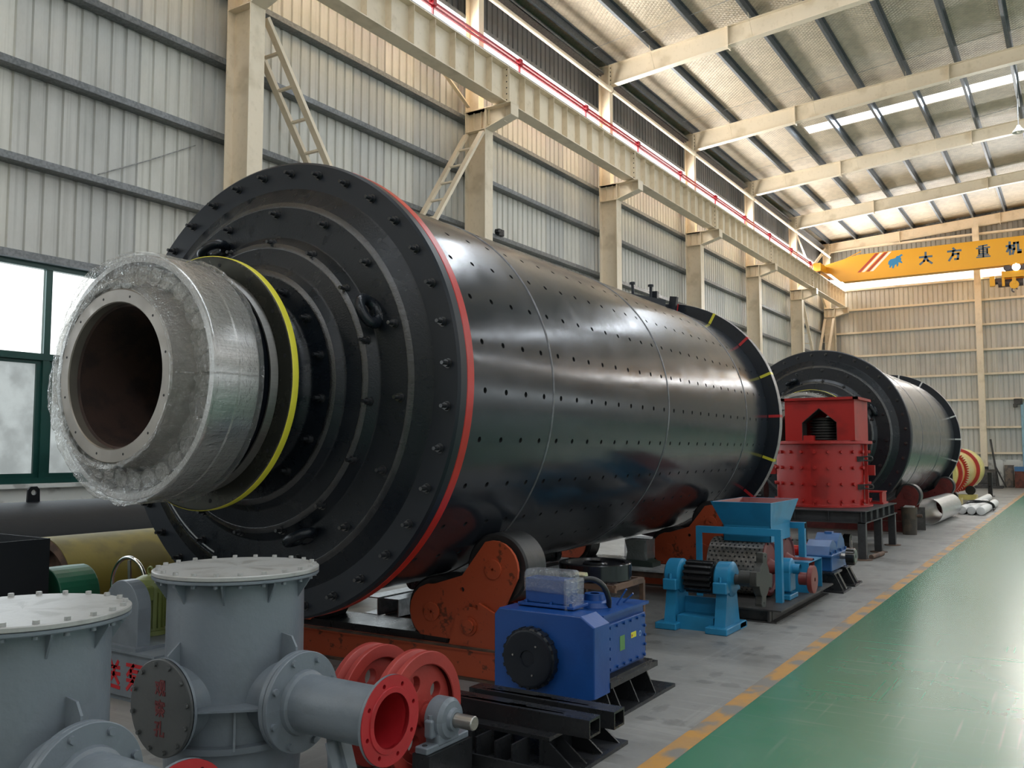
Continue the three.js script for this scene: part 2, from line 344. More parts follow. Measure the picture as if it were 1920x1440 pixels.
// roof: insulated sheets between the purlins, purlins, skylight sheets
const ROOF_X = []; for (let x = -10.1; x < 13.2; x += 1.27) ROOF_X.push(x);
const skyCells = (z) => SKYLIGHTS.find((s) => Math.abs(s - z) < BAY / 2 + 0.2);
{
  const roof = struct('ceiling');
  const quilt = texture(512, 1.2, (i, x, y) => {
    const f = 9, a = Math.abs(((x + y) * f) % 1 - 0.5), b = Math.abs(((x - y + 8) * f) % 1 - 0.5), l = Math.min(a, b) * 2, line = 1 - smooth(0, 0.16, l);
    const v = 0.86 + 0.14 * smooth(0.3, 0.7, N2[i]) - 0.16 * line; return [v, v * 0.985, v * 0.95];
  });
  const quiltBump = texture(512, 1.2, (i, x, y) => { const f = 9, a = Math.abs(((x + y) * f) % 1 - 0.5), b = Math.abs(((x - y + 8) * f) % 1 - 0.5); return 0.7 * smooth(0, 0.7, Math.min(a, b) * 2) + 0.3 * N2[i]; });
  const foils = [0xcfc2ae, 0xc8bca8, 0xd5c8b4].map((c, i) => M('roof_insulation_' + i, c, 0.45, 0.08, { map: quilt, bumpMap: quiltBump, bumpScale: 0.012 }));
  const topMat = M('roof_outer', 0x8d949b, 0.6);
  const edges = [XL - 0.1, ...ROOF_X, XR + 0.1];
  const piece = (x0, x1, z0, z1, t0 = 0, t1 = 0.05) => {               // a slice of the roof plane, thickness t0..t1 above its underside
    const g = new THREE.BoxGeometry(1, 1, 1), p = g.attributes.position;
    for (let i = 0; i < p.count; i++) { const X = p.getX(i) < 0 ? x0 : x1; p.setXYZ(i, X, roofY(X) + (p.getY(i) < 0 ? t0 : t1), p.getZ(i) < 0 ? z0 : z1); }
    g.computeVertexNormals(); return g;
  };
  for (let k = -4; k < 7; k++) {
    const z1 = k === -4 ? ZN : Math.min(ZN, ZC(k)), z0 = k === 6 ? ZF : Math.max(ZF, ZC(k + 1)); if (z1 - z0 < 0.2) continue;
    const sky = SKYLIGHTS.find((s) => s > z0 && s < z1);
    for (let i = 0; i < edges.length - 1; i++) {
      const cuts = edges[i] < RIDGE && edges[i + 1] > RIDGE ? [edges[i], RIDGE, edges[i + 1]] : [edges[i], edges[i + 1]];
      for (let c = 0; c < cuts.length - 1; c++) {
        const a = cuts[c], b = cuts[c + 1], m = foils[Math.floor(rs() * 3)], r = sky !== undefined && SKY_X.find(([p, e]) => a < e - 0.02 && b > p + 0.02);
        if (!r) { obj('roof_sheet', piece(a, b, z0 + 0.003, z1 - 0.003), m, roof); continue; }
        const p = Math.max(a, r[0]), e = Math.min(b, r[1]), g = [piece(a, b, z0 + 0.003, sky - 0.37), piece(a, b, sky + 0.37, z1 - 0.003)];
        if (p > a + 0.01) g.push(piece(a, p, sky - 0.37, sky + 0.37)); if (e < b - 0.01) g.push(piece(e, b, sky - 0.37, sky + 0.37));
        obj('roof_sheet', g, m, roof);
        obj('skylight_sheet', piece(p, e, sky - 0.37, sky + 0.37, 0.02, 0.03), skyGlow, roof);
      }
    }
  }
  const darkGalv = M('roof_purlin_steel', [0.16, 0.18, 0.2], 0.45, 0.5, { map: T.galv });
  for (const x of ROOF_X) {
    const y = roofY(x), l = LEN, zc = (ZN + ZF) / 2;
    obj('purlin', [slab(x - 0.004, x + 0.004, y - 0.19, y, ZF, ZN), box(0.07, 0.006, l, x + 0.035, y - 0.004, zc), box(0.07, 0.006, l, x - 0.035, y - 0.19, zc), box(0.006, 0.02, l, x - 0.068, y - 0.18, zc)], darkGalv, roof);
  }
  obj('outer_sheet', [piece(XL - 0.3, RIDGE, ZF - 0.3, ZN + 0.3, 0.2, 0.26), piece(RIDGE, XR + 0.3, ZF - 0.3, ZN + 0.3, 0.2, 0.26)], topMat, roof);
  // thin tie rods under the sheets
  const ties = [];
  for (let k = -3; k < 6; k++) for (const dz of [-2, 2]) for (let i = 0; i < ROOF_X.length - 1; i++) ties.push(rod([ROOF_X[i], roofY(ROOF_X[i]) - 0.12, ZC(k) - BAY / 2 + dz], [ROOF_X[i + 1], roofY(ROOF_X[i + 1]) - 0.06, ZC(k) - BAY / 2 + dz], 0.006, 5));
  obj('tie_rods', ties, galv, roof).userData.kind = 'stuff';
}

// columns, with the slender upper shaft above the crane bracket
const ordinal = ['', 'second', 'third', 'fourth', 'fifth', 'sixth', 'seventh'];
function makeColumn(q) {                                              // origin on the floor at the column line; q = +1: the hall lies at +x
  const t = new THREE.Group();
  const lower = 8.1, d = 0.5, bf = 0.28;
  obj('shaft', [slab(0, 0.014, 0, 11.5, -bf / 2, bf / 2), slab(q * d, q * (d - 0.014), 0, 8.5, -bf / 2, bf / 2), slab(q * 0.014, q * (d - 0.014), 0, 8.5, -0.006, 0.006), slab(q * 0.014, q * (d - 0.014), 8.5, 8.514, -bf / 2, bf / 2)], steelCream, t);
  obj('upper_shaft', [slab(q * 0.29, q * 0.302, 8.514, 11.72, -0.09, 0.09), slab(q * 0.014, q * 0.29, 8.5, 11.72, -0.005, 0.005), slab(q * 0.0, q * 0.3, 11.72, 11.73, -0.1, 0.1)], steelCream, t);
  const s = shape([[0, lower], [d, lower], [1.1, 8.28], [1.1, 8.5], [0, 8.5]].map(([x, y]) => [x, y]));
  const web = extrude(s, 0.018).translate(0, 0, -0.009); if (q < 0) web.rotateY(Math.PI);
  const stiff = [0.16, 0.34, 0.52, 0.9].map((x) => slab(q * (x - 0.005), q * (x + 0.005), x > d ? lower + 0.09 : lower, 8.5, -0.06, 0.06));
  const low = bar([q * d, lower - 0.006, 0], [q * 1.11, 8.272, 0], bf, 0.014);
  obj('bracket', [web, slab(0, q * 1.12, 8.5, 8.516, -bf / 2 - 0.02, bf / 2 + 0.02), slab(0, q * d, lower - 0.014, lower, -bf / 2, bf / 2), low, slab(q * 1.105, q * 1.117, 8.27, 8.5, -bf / 2, bf / 2), ...stiff], steelCream, t);
  obj('base_plate', slab(-0.1 * q, q * 0.62, 0, 0.025, -0.24, 0.24), steelCream, t);
  return t;
}
const colL = makeColumn(1), colR = makeColumn(-1);
for (const [proto, X, list, where] of [[colL, -10.4, [-2, -1, 0, 1, 2, 3, 4, 5, 6], 'left'], [colR, 13.4, [-2, -1, 0, 1, 2, 3, 4, 5, 6], 'right']]) {
  for (const k of list) {
    const c = proto.clone(); c.name = numbered('steel_column'); c.position.set(X, 0, ZC(k)); scene.add(c);
    const words = where === 'right' ? 'cream steel crane column on the unseen window wall across the green aisle'
      : k < 0 ? 'cream steel crane column on the window wall, behind the camera'
      : k === 0 ? 'nearest cream steel column, rising behind the top of the big mill head beside the frosted windows'
      : k === 6 ? 'last cream steel column, in the corner by the far gable behind the ladder brace'
      : `${ordinal[k + 1]} cream steel column with crane bracket along the window wall, counted from the nearest`;
    tag(c, words, 'column', where === 'right' ? 'columns of the unseen wall' : k < 0 ? 'columns behind the camera' : 'steel columns along the window wall');
  }
}
{
  const t = thing('wall_wire', 'thin slack wire running slantwise across the cladding left of the nearest column', 'wire', [0, 0, 0]);
  obj('wire_run', tube([[-10.58, 5.16, -6.62], [-10.575, 5.55, -7.35], [-10.58, 5.98, -8.1]], 0.008, 12, 6), galv, t);
}
// roof rafters
for (let k = -2; k <= 6; k++) {
  const z = k === 6 ? ZF + 0.3 : ZC(k);
  const t = thing('roof_rafter', k === 6 ? 'cream gable rafter tight under the roof at the far wall' : k < 2 ? `cream roof rafter above the picture, ${['farthest', 'third', 'second', 'next'][k + 2]} one back from the nearest visible rafter` : `${['nearest visible', 'second', 'third', 'fourth'][k - 2]} cream roof rafter rising from the ${ordinal[k + 1]} column`, 'roof beam', [0, 0, z], 0, 'cream roof rafters');
  for (const [a, b] of [[-10.1, RIDGE], [13.1, RIDGE]]) {
    const top = (x) => roofY(x) - 0.2, dep = (x) => (k === 6 ? 0.42 : 0.54 - 0.14 * Math.min(1, Math.abs(x - a) / 7)), n = 6, up = [], lo = [];
    for (let i = 0; i <= n; i++) { const x = a + (b - a) * i / n; up.push([x, top(x)]); lo.push([x, top(x) - dep(x)]); }
    const web = extrude(shape([...up, ...lo.reverse()]), 0.01).translate(0, 0, -0.005); lo.reverse();
    const fl = []; for (let i = 0; i < n; i++) { fl.push(bar([...up[i], 0], [...up[i + 1], 0], 0.2, 0.012), bar([...lo[i], 0], [...lo[i + 1], 0], 0.2, 0.014)); }
    obj('rafter_beam', [web, fl, slab(a - 0.012, a + 0.012, lo[0][1] - 0.06, up[0][1], -0.11, 0.11), ...[3.2, 7.4].map((d) => { const x = a + Math.sign(b - a) * d; return slab(x - 0.012, x + 0.012, top(x) - dep(x) - 0.07, top(x) + 0.02, -0.11, 0.11); })], steelCream, t);
    const s = Math.sign(b - a);
    for (const d of [1.27, 3.81, 6.35]) for (const zz of [-1, 1]) { const x = a + s * d; obj('fly_brace', bar([x, top(x) - dep(x) + 0.03, zz * 0.08], [x, top(x) + 0.03, zz * 0.42], 0.03, 0.005, [1, 0, 0]), steelCream, t); }
    const bolts = []; for (let i = 0; i < 5; i++) for (const zz of [-0.07, 0.07]) bolts.push(hexBolt(0.016, 0.02, 'x').translate(a + s * 0.02, lo[0][1] + 0.02 + i * 0.11, zz));
    obj('bolt', bolts, boltDark, t).userData.kind = 'stuff';
  }
}
// crane runway: bolted girder lengths on the brackets, rail on top, red conductor line
for (const [x, q, words] of [[-9.56, 1, 'long cream crane runway girder with stiffener ribs along the window wall'], [12.56, -1, 'cream crane runway girder along the unseen wall']]) {
  const t = thing('crane_runway_girder', words, 'girder', [x, 0, 0]);
  for (let k = -2; k < 6; k++) {
    const z0 = ZC(k + 1) + 0.012, z1 = ZC(k) - 0.012, zc = (z0 + z1) / 2, l = z1 - z0, s = new THREE.Group();
    s.name = 'girder_length'; t.add(s);
    obj('girder_beam', turned(ibeam(l, 0.76, 0.3, 0.018, 0.01), (g) => g.translate(0, 8.93, zc)).concat([z0 + 0.008, z1 - 0.008].map((z) => box(0.28, 0.72, 0.014, 0, 8.93, z))), steelCream, s);
    for (let i = 1; i < 10; i++) obj('stiffener', box(0.28, 0.724, 0.01, 0, 8.93, z0 + l * i / 10), steelCream, s);
    const b = []; for (let i = 0; i < 6; i++) b.push(cyl(0.016, 0.06, 'z', q * 0.1, 8.62 + i * 0.125, z1 + 0.01, 6));
    obj('splice_bolt', b, boltDark, s).userData.kind = 'stuff';
  }
  obj('crane_rail', [slab(-0.03, 0.03, 9.39, 9.43, ZC(6), ZC(-2)), slab(-0.01, 0.01, 9.33, 9.4, ZC(6), ZC(-2)), slab(-0.05, 0.05, 9.31, 9.325, ZC(6), ZC(-2))], galv, t);
}
{
  const red = painted('red_conductor', 0xa3142b, 0.4);
  const t = thing('conductor_rail', 'thin red power conductor line running above the crane girder', 'conductor rail');
  obj('conductor', [slab(-9.83, -9.79, 9.86, 9.91, ZC(6) + 0.2, ZC(-2)), slab(-9.83, -9.79, 9.78, 9.82, ZC(6) + 0.2, ZC(-2))], red, t);
  for (let z = ZC(-2) - 1; z > ZC(6); z -= 3.015) obj('bracket', [slab(-9.82, -9.78, 9.31, 9.95, z - 0.015, z + 0.015), slab(-9.82, -9.66, 9.31, 9.33, z - 0.015, z + 0.015), slab(-9.86, -9.74, 9.8, 9.92, z - 0.05, z + 0.05)], red, t);
}
// cream eave struts between the upper columns
for (let k = -2; k < 6; k++) {
  const t = thing('eave_strut', k < 0 ? `cream tube strut under the eave beside the camera, ${k === -2 ? 'rear' : 'front'} one of two` : k === 0 ? 'cream tube strut under the eave between the nearest and second columns' : `cream tube strut under the eave between the ${ordinal[k + 1]} and ${ordinal[k + 2]} columns`, 'strut', [0, 0, 0], 0, 'eave struts of the window wall');
  obj('tube', rod([-10.08, 11.06, ZC(k) - 0.02], [-10.08, 11.06, ZC(k + 1) + 0.02], 0.055, 14), steelCream, t);
}
// gable posts
for (const [x, words] of [[-3.7, 'slim cream gable post standing against the far wall below the crane'], [2.9, 'cream gable post of the far wall, right of the frame'], [9.4, 'cream gable post of the far wall, farther right']]) {
  const t = thing('gable_post', words, 'column', [x, 0, ZF + 0.36]);
  obj('post', [slab(-0.13, 0.13, 0.9, roofY(x) - 0.5, 0.1, 0.11), slab(-0.13, 0.13, 0.9, roofY(x) - 0.5, -0.11, -0.1), slab(-0.005, 0.005, 0.9, roofY(x) - 0.5, -0.1, 0.1)], steelCream, t);
  obj('post_foot', [slab(-0.14, 0.14, 0.02, 0.9, -0.12, 0.12), slab(-0.2, 0.2, 0, 0.02, -0.2, 0.2)], painted('black_post_foot_' + x, 0x15171a, 0.5), t);
}

// ladder braces between the columns: an X of two chords with battens, joined where they cross
for (const [k, words] of [[0, 'cream X-shaped ladder brace between the nearest and second columns, rising behind the big mill'], [5, 'distant X-shaped ladder brace between the last two columns, behind the farther dark mill']]) {
  const t = thing('ladder_brace', words, 'brace');
  for (const dir of [1, -1]) {
    const z0 = ZC(dir > 0 ? k : k + 1) - dir * 0.2, z1 = ZC(dir > 0 ? k + 1 : k) + dir * 0.2, dx = dir > 0 ? 0 : 0.012;
    for (const x of [-9.95 + dx, -10.35 + dx]) obj('chord', bar([x, 8.0, z0], [x, 0.15, z1], 0.06, 0.11, [1, 0, 0]), steelCream, t);
    for (let i = 1; i < 19; i++) { const f = i / 19, y = 8.0 + (0.15 - 8.0) * f, z = z0 + (z1 - z0) * f; obj('batten', bar([-9.97, y, z], [-10.33, y, z], 0.06, 0.03), steelCream, t); }
  }
}
for (const [k, words] of [[0, 'thin cream X of angle bars above the girder between the nearest and second columns'], [5, 'thin cream X of angle bars above the girder in the last bay']]) {
  const t = thing('angle_brace', words, 'brace');
  for (const dir of [1, -1]) {
    const z0 = ZC(dir > 0 ? k : k + 1) - dir * 0.16, z1 = ZC(dir > 0 ? k + 1 : k) + dir * 0.16, x = dir > 0 ? -10.33 : -10.24;
    obj('angle_bar', [bar([x, 11.5, z0], [x, 8.65, z1], 0.12, 0.008, [1, 0, 0]), bar([x + 0.035, 11.44, z0], [x + 0.035, 8.59, z1], 0.008, 0.08, [1, 0, 0])], steelCream, t);
  }
}

// ---------------------------------------------------------------- ball mills (own axis along -z, front head towards +z, origin on the floor under the front flange)
const blackShell = M('black_shell_paint', [0.021, 0.025, 0.033], 0.25, 0, { map: rep(T.paint, 2.1), roughnessMap: rep(T.paintRough, 2.6), bumpMap: rep(T.castBig, 3.4), bumpScale: 0.001, ior: 1.52 });
const blackCast = M('black_cast_paint', [0.0068, 0.0095, 0.0138], 0.4, 0, { specularIntensity: 0.75, bumpMap: T.cast, bumpScale: 0.0014, roughnessMap: T.paintRough });
const blackPlate = M('black_plate_paint', [0.0075, 0.0105, 0.0165], 0.38, 0, { specularIntensity: 0.8, bumpMap: T.castBig, bumpScale: 0.0002 });
const wornEdge = M('rough_weld_edge', [0.024, 0.026, 0.03], 0.26, 0.1, { map: texture(512, 0.3, (i) => 0.35 + 0.65 * smooth(0.4, 0.7, N3[i] * 0.3 + N2[i] * 0.7)), bumpMap: T.cast, bumpScale: 0.002, ior: 1.8 });
const boltPaint = M('glossy_bolt_paint', [0.02, 0.021, 0.024], 0.22, 0, { ior: 1.7 });
const redPaint = painted('red_band_paint', 0xc0281f, 0.3);
const yellowPaint = painted('yellow_paint', 0xd9cf3a, 0.45);
const bearingSteel = M('bearing_steel', [0.58, 0.57, 0.56], 0.28, 0.9, { map: T.brush, bumpMap: T.brush, bumpScale: 0.0003 });
const ringSteel = M('oiled_ring_steel', [0.26, 0.232, 0.2], 0.5, 0.4, { map: T.paint, roughnessMap: T.paintRough });
const darkLip = M('machined_dark_lip', [0.16, 0.155, 0.145], 0.4, 0.6, { map: T.brush });
const flangeFace = M('oiled_flange_face', [0.06, 0.06, 0.05], 0.36, 0.6, { roughnessMap: T.paintRough });
const boreRust = M('rusty_bore', [0.05, 0.032, 0.028], 0.75, 0, { map: T.rust, bumpMap: T.cast, bumpScale: 0.002 });
const holeDark = M('hole_liner', [0.012, 0.012, 0.013], 0.8);
const seamSteel = M('weld_seam', [0.2, 0.2, 0.21], 0.45, 0.5, { map: T.scuff, bumpMap: T.cast, bumpScale: 0.003 });
const wrinkle = texture(512, 0.5, (i) => Math.pow(1 - Math.abs(2 * N2[i] - 1), 3) * 0.6 + Math.pow(1 - Math.abs(2 * N3[i] - 1), 4) * 0.4);
const film = M('clear_wrap_film', [0.9, 0.9, 0.89], 0.07, 0, { transmission: 0.93, thickness: 0, ior: 1.55, bumpMap: wrinkle, bumpScale: 0.01, side: THREE.DoubleSide });

const rimGrey = M('pale_flange_edge', [0.36, 0.33, 0.32], 0.5, 0.3, { map: T.scuff });
// a cylinder wall drilled with real holes: rows round the axis, every `pitch` along it
function drilledShell(Rs, s0, s1, rows, pitch, first, row0, rh) {
  const pos = [], nor = [], uv = [], hp = [], hn = [];
  const da = 2 * Math.PI / rows, cell = Math.round((s1 - s0) / pitch), p = (s1 - s0) / cell, K = 5, M4 = 4 * K;
  const P = (u, a, r = Rs) => [r * Math.cos(a), r * Math.sin(a), -u];
  const tri = (A, B, C) => { for (const [u, a] of [A, B, C]) { pos.push(...P(u, a)); nor.push(Math.cos(a), Math.sin(a), 0); uv.push(u, a * Rs); } };
  for (let i = 0; i < rows; i++) for (let j = 0; j < cell; j++) {
    const a0 = row0 + i * da, u0 = s0 + (j + 0.5) * p, sq = [], ci = [];
    for (let e = 0; e < M4; e++) {
      const side = Math.floor(e / K), f = (e % K) / K, [x, y] = [[-1 + 2 * f, -1], [1, -1 + 2 * f], [1 - 2 * f, 1], [-1, 1 - 2 * f]][side], th = Math.atan2(y, x);
      sq.push([u0 + x * p / 2, a0 + y * da / 2]); ci.push([u0 + rh * Math.cos(th), a0 + rh * Math.sin(th) / Rs]);
    }
    for (let e = 0; e < M4; e++) {
      const f = (e + 1) % M4;
      tri(sq[e], ci[f], ci[e]); tri(sq[e], sq[f], ci[f]);
      const A = P(...ci[e]), B = P(...ci[f]), C = P(ci[f][0], ci[f][1], Rs - 0.05), D = P(ci[e][0], ci[e][1], Rs - 0.05);
      hp.push(...A, ...B, ...C, ...A, ...C, ...D);
      const O = P(u0, a0, Rs - 0.05); hp.push(...D, ...C, ...O);
    }
  }
  const g = new THREE.BufferGeometry(); g.setAttribute('position', new THREE.Float32BufferAttribute(pos, 3)); g.setAttribute('normal', new THREE.Float32BufferAttribute(nor, 3)); g.setAttribute('uv', new THREE.Float32BufferAttribute(uv, 2)); g.userData.uvDone = true;
  const h = new THREE.BufferGeometry(); h.setAttribute('position', new THREE.Float32BufferAttribute(hp, 3)); h.computeVertexNormals();
  return [g, prep(h)];
}
// stud with nut and washer, axis along +z, standing on z = 0
const studBolt = merge([cyl(0.03, 0.008, 'z', 0, 0, 0.004, 18), turnTo(new THREE.CylinderGeometry(0.024, 0.025, 0.026, 6), 'z').translate(0, 0, 0.021), cyl(0.012, 0.055, 'z', 0, 0, 0.045, 10)].map((g) => prep(g)));
// crumples a mesh by folding waves; the facets stay flat, as creased film's do
function crinkle(g, seed, amp) {
  const r = rngOf(seed), p = g.attributes.position, ph = Array.from({ length: 18 }, () => [r() * 120 - 60, r() * 120 - 60, r() * 120 - 60, r() * 6]);
  for (let i = 0; i < p.count; i++) {
    const x = p.getX(i), y = p.getY(i), z = p.getZ(i), o = [0, 0, 0];
    ph.forEach(([u, v, w, f], k) => { o[k % 3] += Math.abs(Math.sin(u * x + v * y + w * z + f)) - 0.62; });
    p.setXYZ(i, x + o[0] * amp, y + o[1] * amp, z + o[2] * amp);
  }
  g.deleteAttribute('normal'); g.computeVertexNormals(); return g;
}
const wrapProfile = [[0.724, 0.806], [0.722, 0.9], [0.722, 0.98], [0.722, 1.13], [0.712, 1.156], [0.68, 1.16], [0.63, 1.15], [0.575, 1.165], [0.53, 1.225], [0.51, 1.262], [0.49, 1.268]];
function wrapFilm(profile, seed, amp) {
  const seg = 420, rows = 84, c = new THREE.CatmullRomCurve3(profile.map(([r, s]) => V(r, s, 0)), false, 'centripetal'), n = noise(512, 36, 10, 4, seed, 0.62), m = noise(512, 9, 4, 3, seed + 9);
  const pos = [], idx = [], uv = [];
  for (let j = 0; j <= rows; j++) for (let i = 0; i <= seg; i++) {
    const p = c.getPoint(j / rows), a = (i % seg) / seg * 2 * Math.PI, q = Math.floor((j / rows) * 509) * 512 + Math.floor((i % seg) / seg * 512);
    const f = j / rows, edge = (j === 0 || j === rows ? 1.8 : 1) * (f > 0.42 && f < 0.95 ? 1 : 0.4), d = (1 - Math.abs(2 * n[q] - 1) * 1.0) * amp * edge * 0.6 + Math.max(0, m[q] - 0.5) * amp * 1.4 * edge, r = p.x + d, s = p.y + d * 0.7;
    pos.push(r * Math.cos(a), r * Math.sin(a), s); uv.push(a * 0.7, j / rows * 0.8);
    if (i < seg && j < rows) { const k = j * (seg + 1) + i; idx.push(k, k + 1, k + seg + 2, k, k + seg + 2, k + seg + 1); }
  }
  const g = new THREE.BufferGeometry(); g.setAttribute('position', new THREE.Float32BufferAttribute(pos, 3)); g.setAttribute('uv', new THREE.Float32BufferAttribute(uv, 2)); g.setIndex(idx); g.computeVertexNormals();
  return prep(g, true);
}
// mirrored copy of lathe profile: along is measured towards the camera (+z)
const HEAD = [[1.56, -0.03], [1.56, 0.035], [1.545, 0.05], [1.375, 0.05], [1.36, 0.055], [1.25, 0.115], [1.235, 0.122], [1.03, 0.128], [1.015, 0.132], [0.955, 0.195], [0.94, 0.2], [0.83, 0.215], [0.81, 0.222], [0.765, 0.275], [0.75, 0.28], [0.625, 0.29], [0.6, 0.31], [0.575, 0.36], [0.57, 0.58]];
function makeMill(name, label, { y, L, shellMat, drilled, seams, tapes, backR, ringMat, bandMat }) {
  const t = thing(name, label, 'ball mill');
  const up = (list) => list.flat().map((g) => g.translate(0, y, 0));
  const Rs = 1.47;
  if (drilled) {
    const [skin, liners] = drilledShell(Rs, 0.24 - 0.26, L + 0.02, 29, 0.26, 0, R(10.85), 0.0195);
    obj('shell', up([skin]), shellMat, t); obj('bolt_hole_liners', up([liners]), holeDark, t).userData.kind = 'stuff';
  } else obj('shell', up([lathe([[Rs, 0], [Rs, -L]], 'z', 128)]), shellMat, t);
  for (const s of seams) obj('weld_seam', up([lathe([[Rs - 0.002, -s + 0.012], [Rs + 0.005, -s + 0.006], [Rs + 0.005, -s - 0.006], [Rs - 0.002, -s - 0.012]], 'z', 128, 60)]), seamSteel, t);
  obj('front_flange', up([lathe(HEAD.slice(0, 4), 'z', 144, 40), lathe([[1.3, -0.03], [1.56, -0.03]], 'z', 144)]), blackPlate, t);
  obj('red_edge_band', up([lathe([[1.556, -0.03], [1.562, -0.036], [1.562, -0.105], [1.556, -0.11], [1.46, -0.112]], 'z', 144, 40)]), bandMat, t);
  const head = obj('head', up([lathe(HEAD.slice(3), 'z', 128, 50)]), blackCast, t);
  for (const [a, b] of [[5, 6], [9, 10], [13, 14]]) { const [r0, s0] = HEAD[a], [r1, s1] = HEAD[b]; obj('worn_step_edge', up([lathe([[r0 + 0.018, s0 - 0.008], [r0, s0 + 0.003], [r1, s1 + 0.0025], [r1 - 0.006, s1 + 0.0015]], 'z', 128, 60)]), wornEdge, head); }
  const bolts = [[36, 1.478, 3.8, 0.05], [16, 1.18, 17.5, 0.123], [16, 0.975, 15.3, 0.165], [16, 0.69, 14.2, 0.284]];
  for (const [n, r, a0, z] of bolts) ring(n, r, (bx, by) => { const m = new THREE.Mesh(studBolt, boltPaint); m.name = 'stud_bolt'; m.castShadow = m.receiveShadow = true; m.position.set(bx, y + by, z - 0.004); t.add(m); }, R(a0));
  for (const a of [24, 114, -66, -156]) {                             // cast lifting eyes, standing radially on the head
    const g = new THREE.TorusGeometry(0.075, 0.032, 14, 28).scale(1, 1.15, 1).rotateY(Math.PI / 2).translate(0, 0, 0.075);
    const foot = new THREE.SphereGeometry(0.07, 20, 12).scale(0.7, 1.35, 0.5);
    obj('lifting_eye', [g, foot].map((q) => q.rotateZ(R(a + 90) * 0 + R(a)).translate(1.07 * Math.cos(R(a)), y + 1.07 * Math.sin(R(a)), 0.12)), blackCast, t);
  }
  // trunnion: neck, flange ring with yellow rim, spherical roller bearing under clear film
  obj('trunnion', up([lathe([[0.57, 0.5], [0.6, 0.6], [0.64, 0.62], [0.64, 0.69], [0.6, 0.7], [0.57, 0.7], [0.57, 0.84], [0.5, 0.84]], 'z', 96, 35)]), blackPlate, t);
  const fl = obj('flange_ring', up([lathe([[0.57, 0.655], [0.785, 0.655], [0.795, 0.65]], 'z', 112), lathe([[0.795, 0.602], [0.785, 0.598], [0.57, 0.598]], 'z', 112)]), flangeFace, t);
  obj('yellow_rim', up([lathe([[0.795, 0.65], [0.8, 0.646], [0.8, 0.606], [0.795, 0.602]], 'z', 112, 60)]), yellowPaint, fl);
  obj('machined_lip', up([lathe([[0.66, 0.66], [0.66, 0.7], [0.672, 0.702], [0.69, 0.66]], 'z', 112, 40)]), darkLip, fl);
  ring(16, 0.745, (bx, by) => obj('bolt_hole', cyl(0.013, 0.012, 'z', bx, y + by, 0.651, 10), holeDark, fl), R(10));
  const be = obj('bearing_outer_race', up([lathe([[0.56, 0.835], [0.7, 0.823], [0.715, 0.832], [0.717, 0.84], [0.717, 0.972], [0.71, 0.98], [0.717, 0.988], [0.717, 1.13], [0.705, 1.146], [0.672, 1.148], [0.655, 1.1], [0.645, 1.0]], 'z', 128, 40)]), bearingSteel, t);
  obj('bearing_cage', up([lathe([[0.655, 1.0], [0.62, 1.06], [0.52, 1.04]], 'z', 96, 60)]), ringMat, be);
  ring(30, 0.59, (bx, by, a) => obj('bearing_roller', cyl(0.054, 0.1, 'z', 0, 0, 0, 20).rotateY(0.12).rotateZ(a).translate(bx, y + by, 1.045), bearingSteel, be), 0.1);
  obj('trunnion_collar', up([lathe([[0.418, 1.2], [0.418, 1.25], [0.424, 1.256], [0.492, 1.256], [0.5, 1.248], [0.5, 1.16], [0.53, 1.12], [0.545, 1.03]], 'z', 112, 40)]), ringMat, t);
  ring(12, 0.459, (bx, by) => obj('collar_bolt_hole', cyl(0.0075, 0.004, 'z', bx, y + by, 1.2545, 10), holeDark, t), R(14));
  obj('bore', up([lathe([[0.419, 1.199], [0.405, 1.19], [0.405, 0.2], [0.36, -0.1], [0.01, -0.1]], 'z', 96, 40)]), boreRust, t);
  obj('wrap_film', up([wrapFilm(wrapProfile, 5, 0.045)]), film, t);
  const knots = prep(new THREE.TorusGeometry(0.598, 0.05, 20, 300)).scale(1, 1, 0.55);
  obj('crumpled_film', up([prep(crinkle(knots, 17, 0.011).translate(0, 0, 1.125))]), film, t);
  // discharge end
  obj('rear_flange', up([lathe([[1.46, -L + 0.06], [backR, -L + 0.06], [backR, -L - 0.06], [1.2, -L - 0.06]], 'z', 144, 40)]), blackPlate, t);
  obj('rear_rim', up([lathe([[backR - 0.002, -L + 0.062], [backR + 0.003, -L + 0.058], [backR + 0.003, -L - 0.058], [backR - 0.002, -L - 0.062]], 'z', 144, 60)]), rimGrey, t);
  ring(36, 1.555, (bx, by) => obj('flange_hole', cyl(0.016, 0.01, 'z', bx, y + by, -L + 0.058, 10), holeDark, t), R(6));
  for (const [a, m] of tapes) {
    const w = 0.035, c = [slab(1.475, backR - 0.004, -w / 2, w / 2, -L + 0.06, -L + 0.066), slab(backR - 0.006, backR + 0.004, -w / 2, w / 2, -L - 0.06, -L + 0.066)];
    obj('tape_stripe', c.map((g) => g.rotateZ(R(a)).translate(0, y, 0)), m, t);
  }
  obj('rear_head', up([lathe([[1.5, -L - 0.06], [1.2, -L - 0.1], [0.7, -L - 0.32], [0.6, -L - 0.36], [0.58, -L - 0.9], [0.4, -L - 0.9]], 'z', 96, 20)]), blackCast, t);
  obj('rear_bearing', up([lathe([[0.4, -L - 0.8], [0.71, -L - 0.8], [0.715, -L - 1.1], [0.4, -L - 1.12]], 'z', 96)]), bearingSteel, t);
  return t;
}
const rimGrey_ = 0; void rimGrey_;
const tapeRed = painted('red_tape', 0xb3262a, 0.4), tapeYellow = painted('yellow_tape', 0xd6cc3c, 0.4), tapeWhite = M('white_tape', 0xd8d8d4, 0.5);
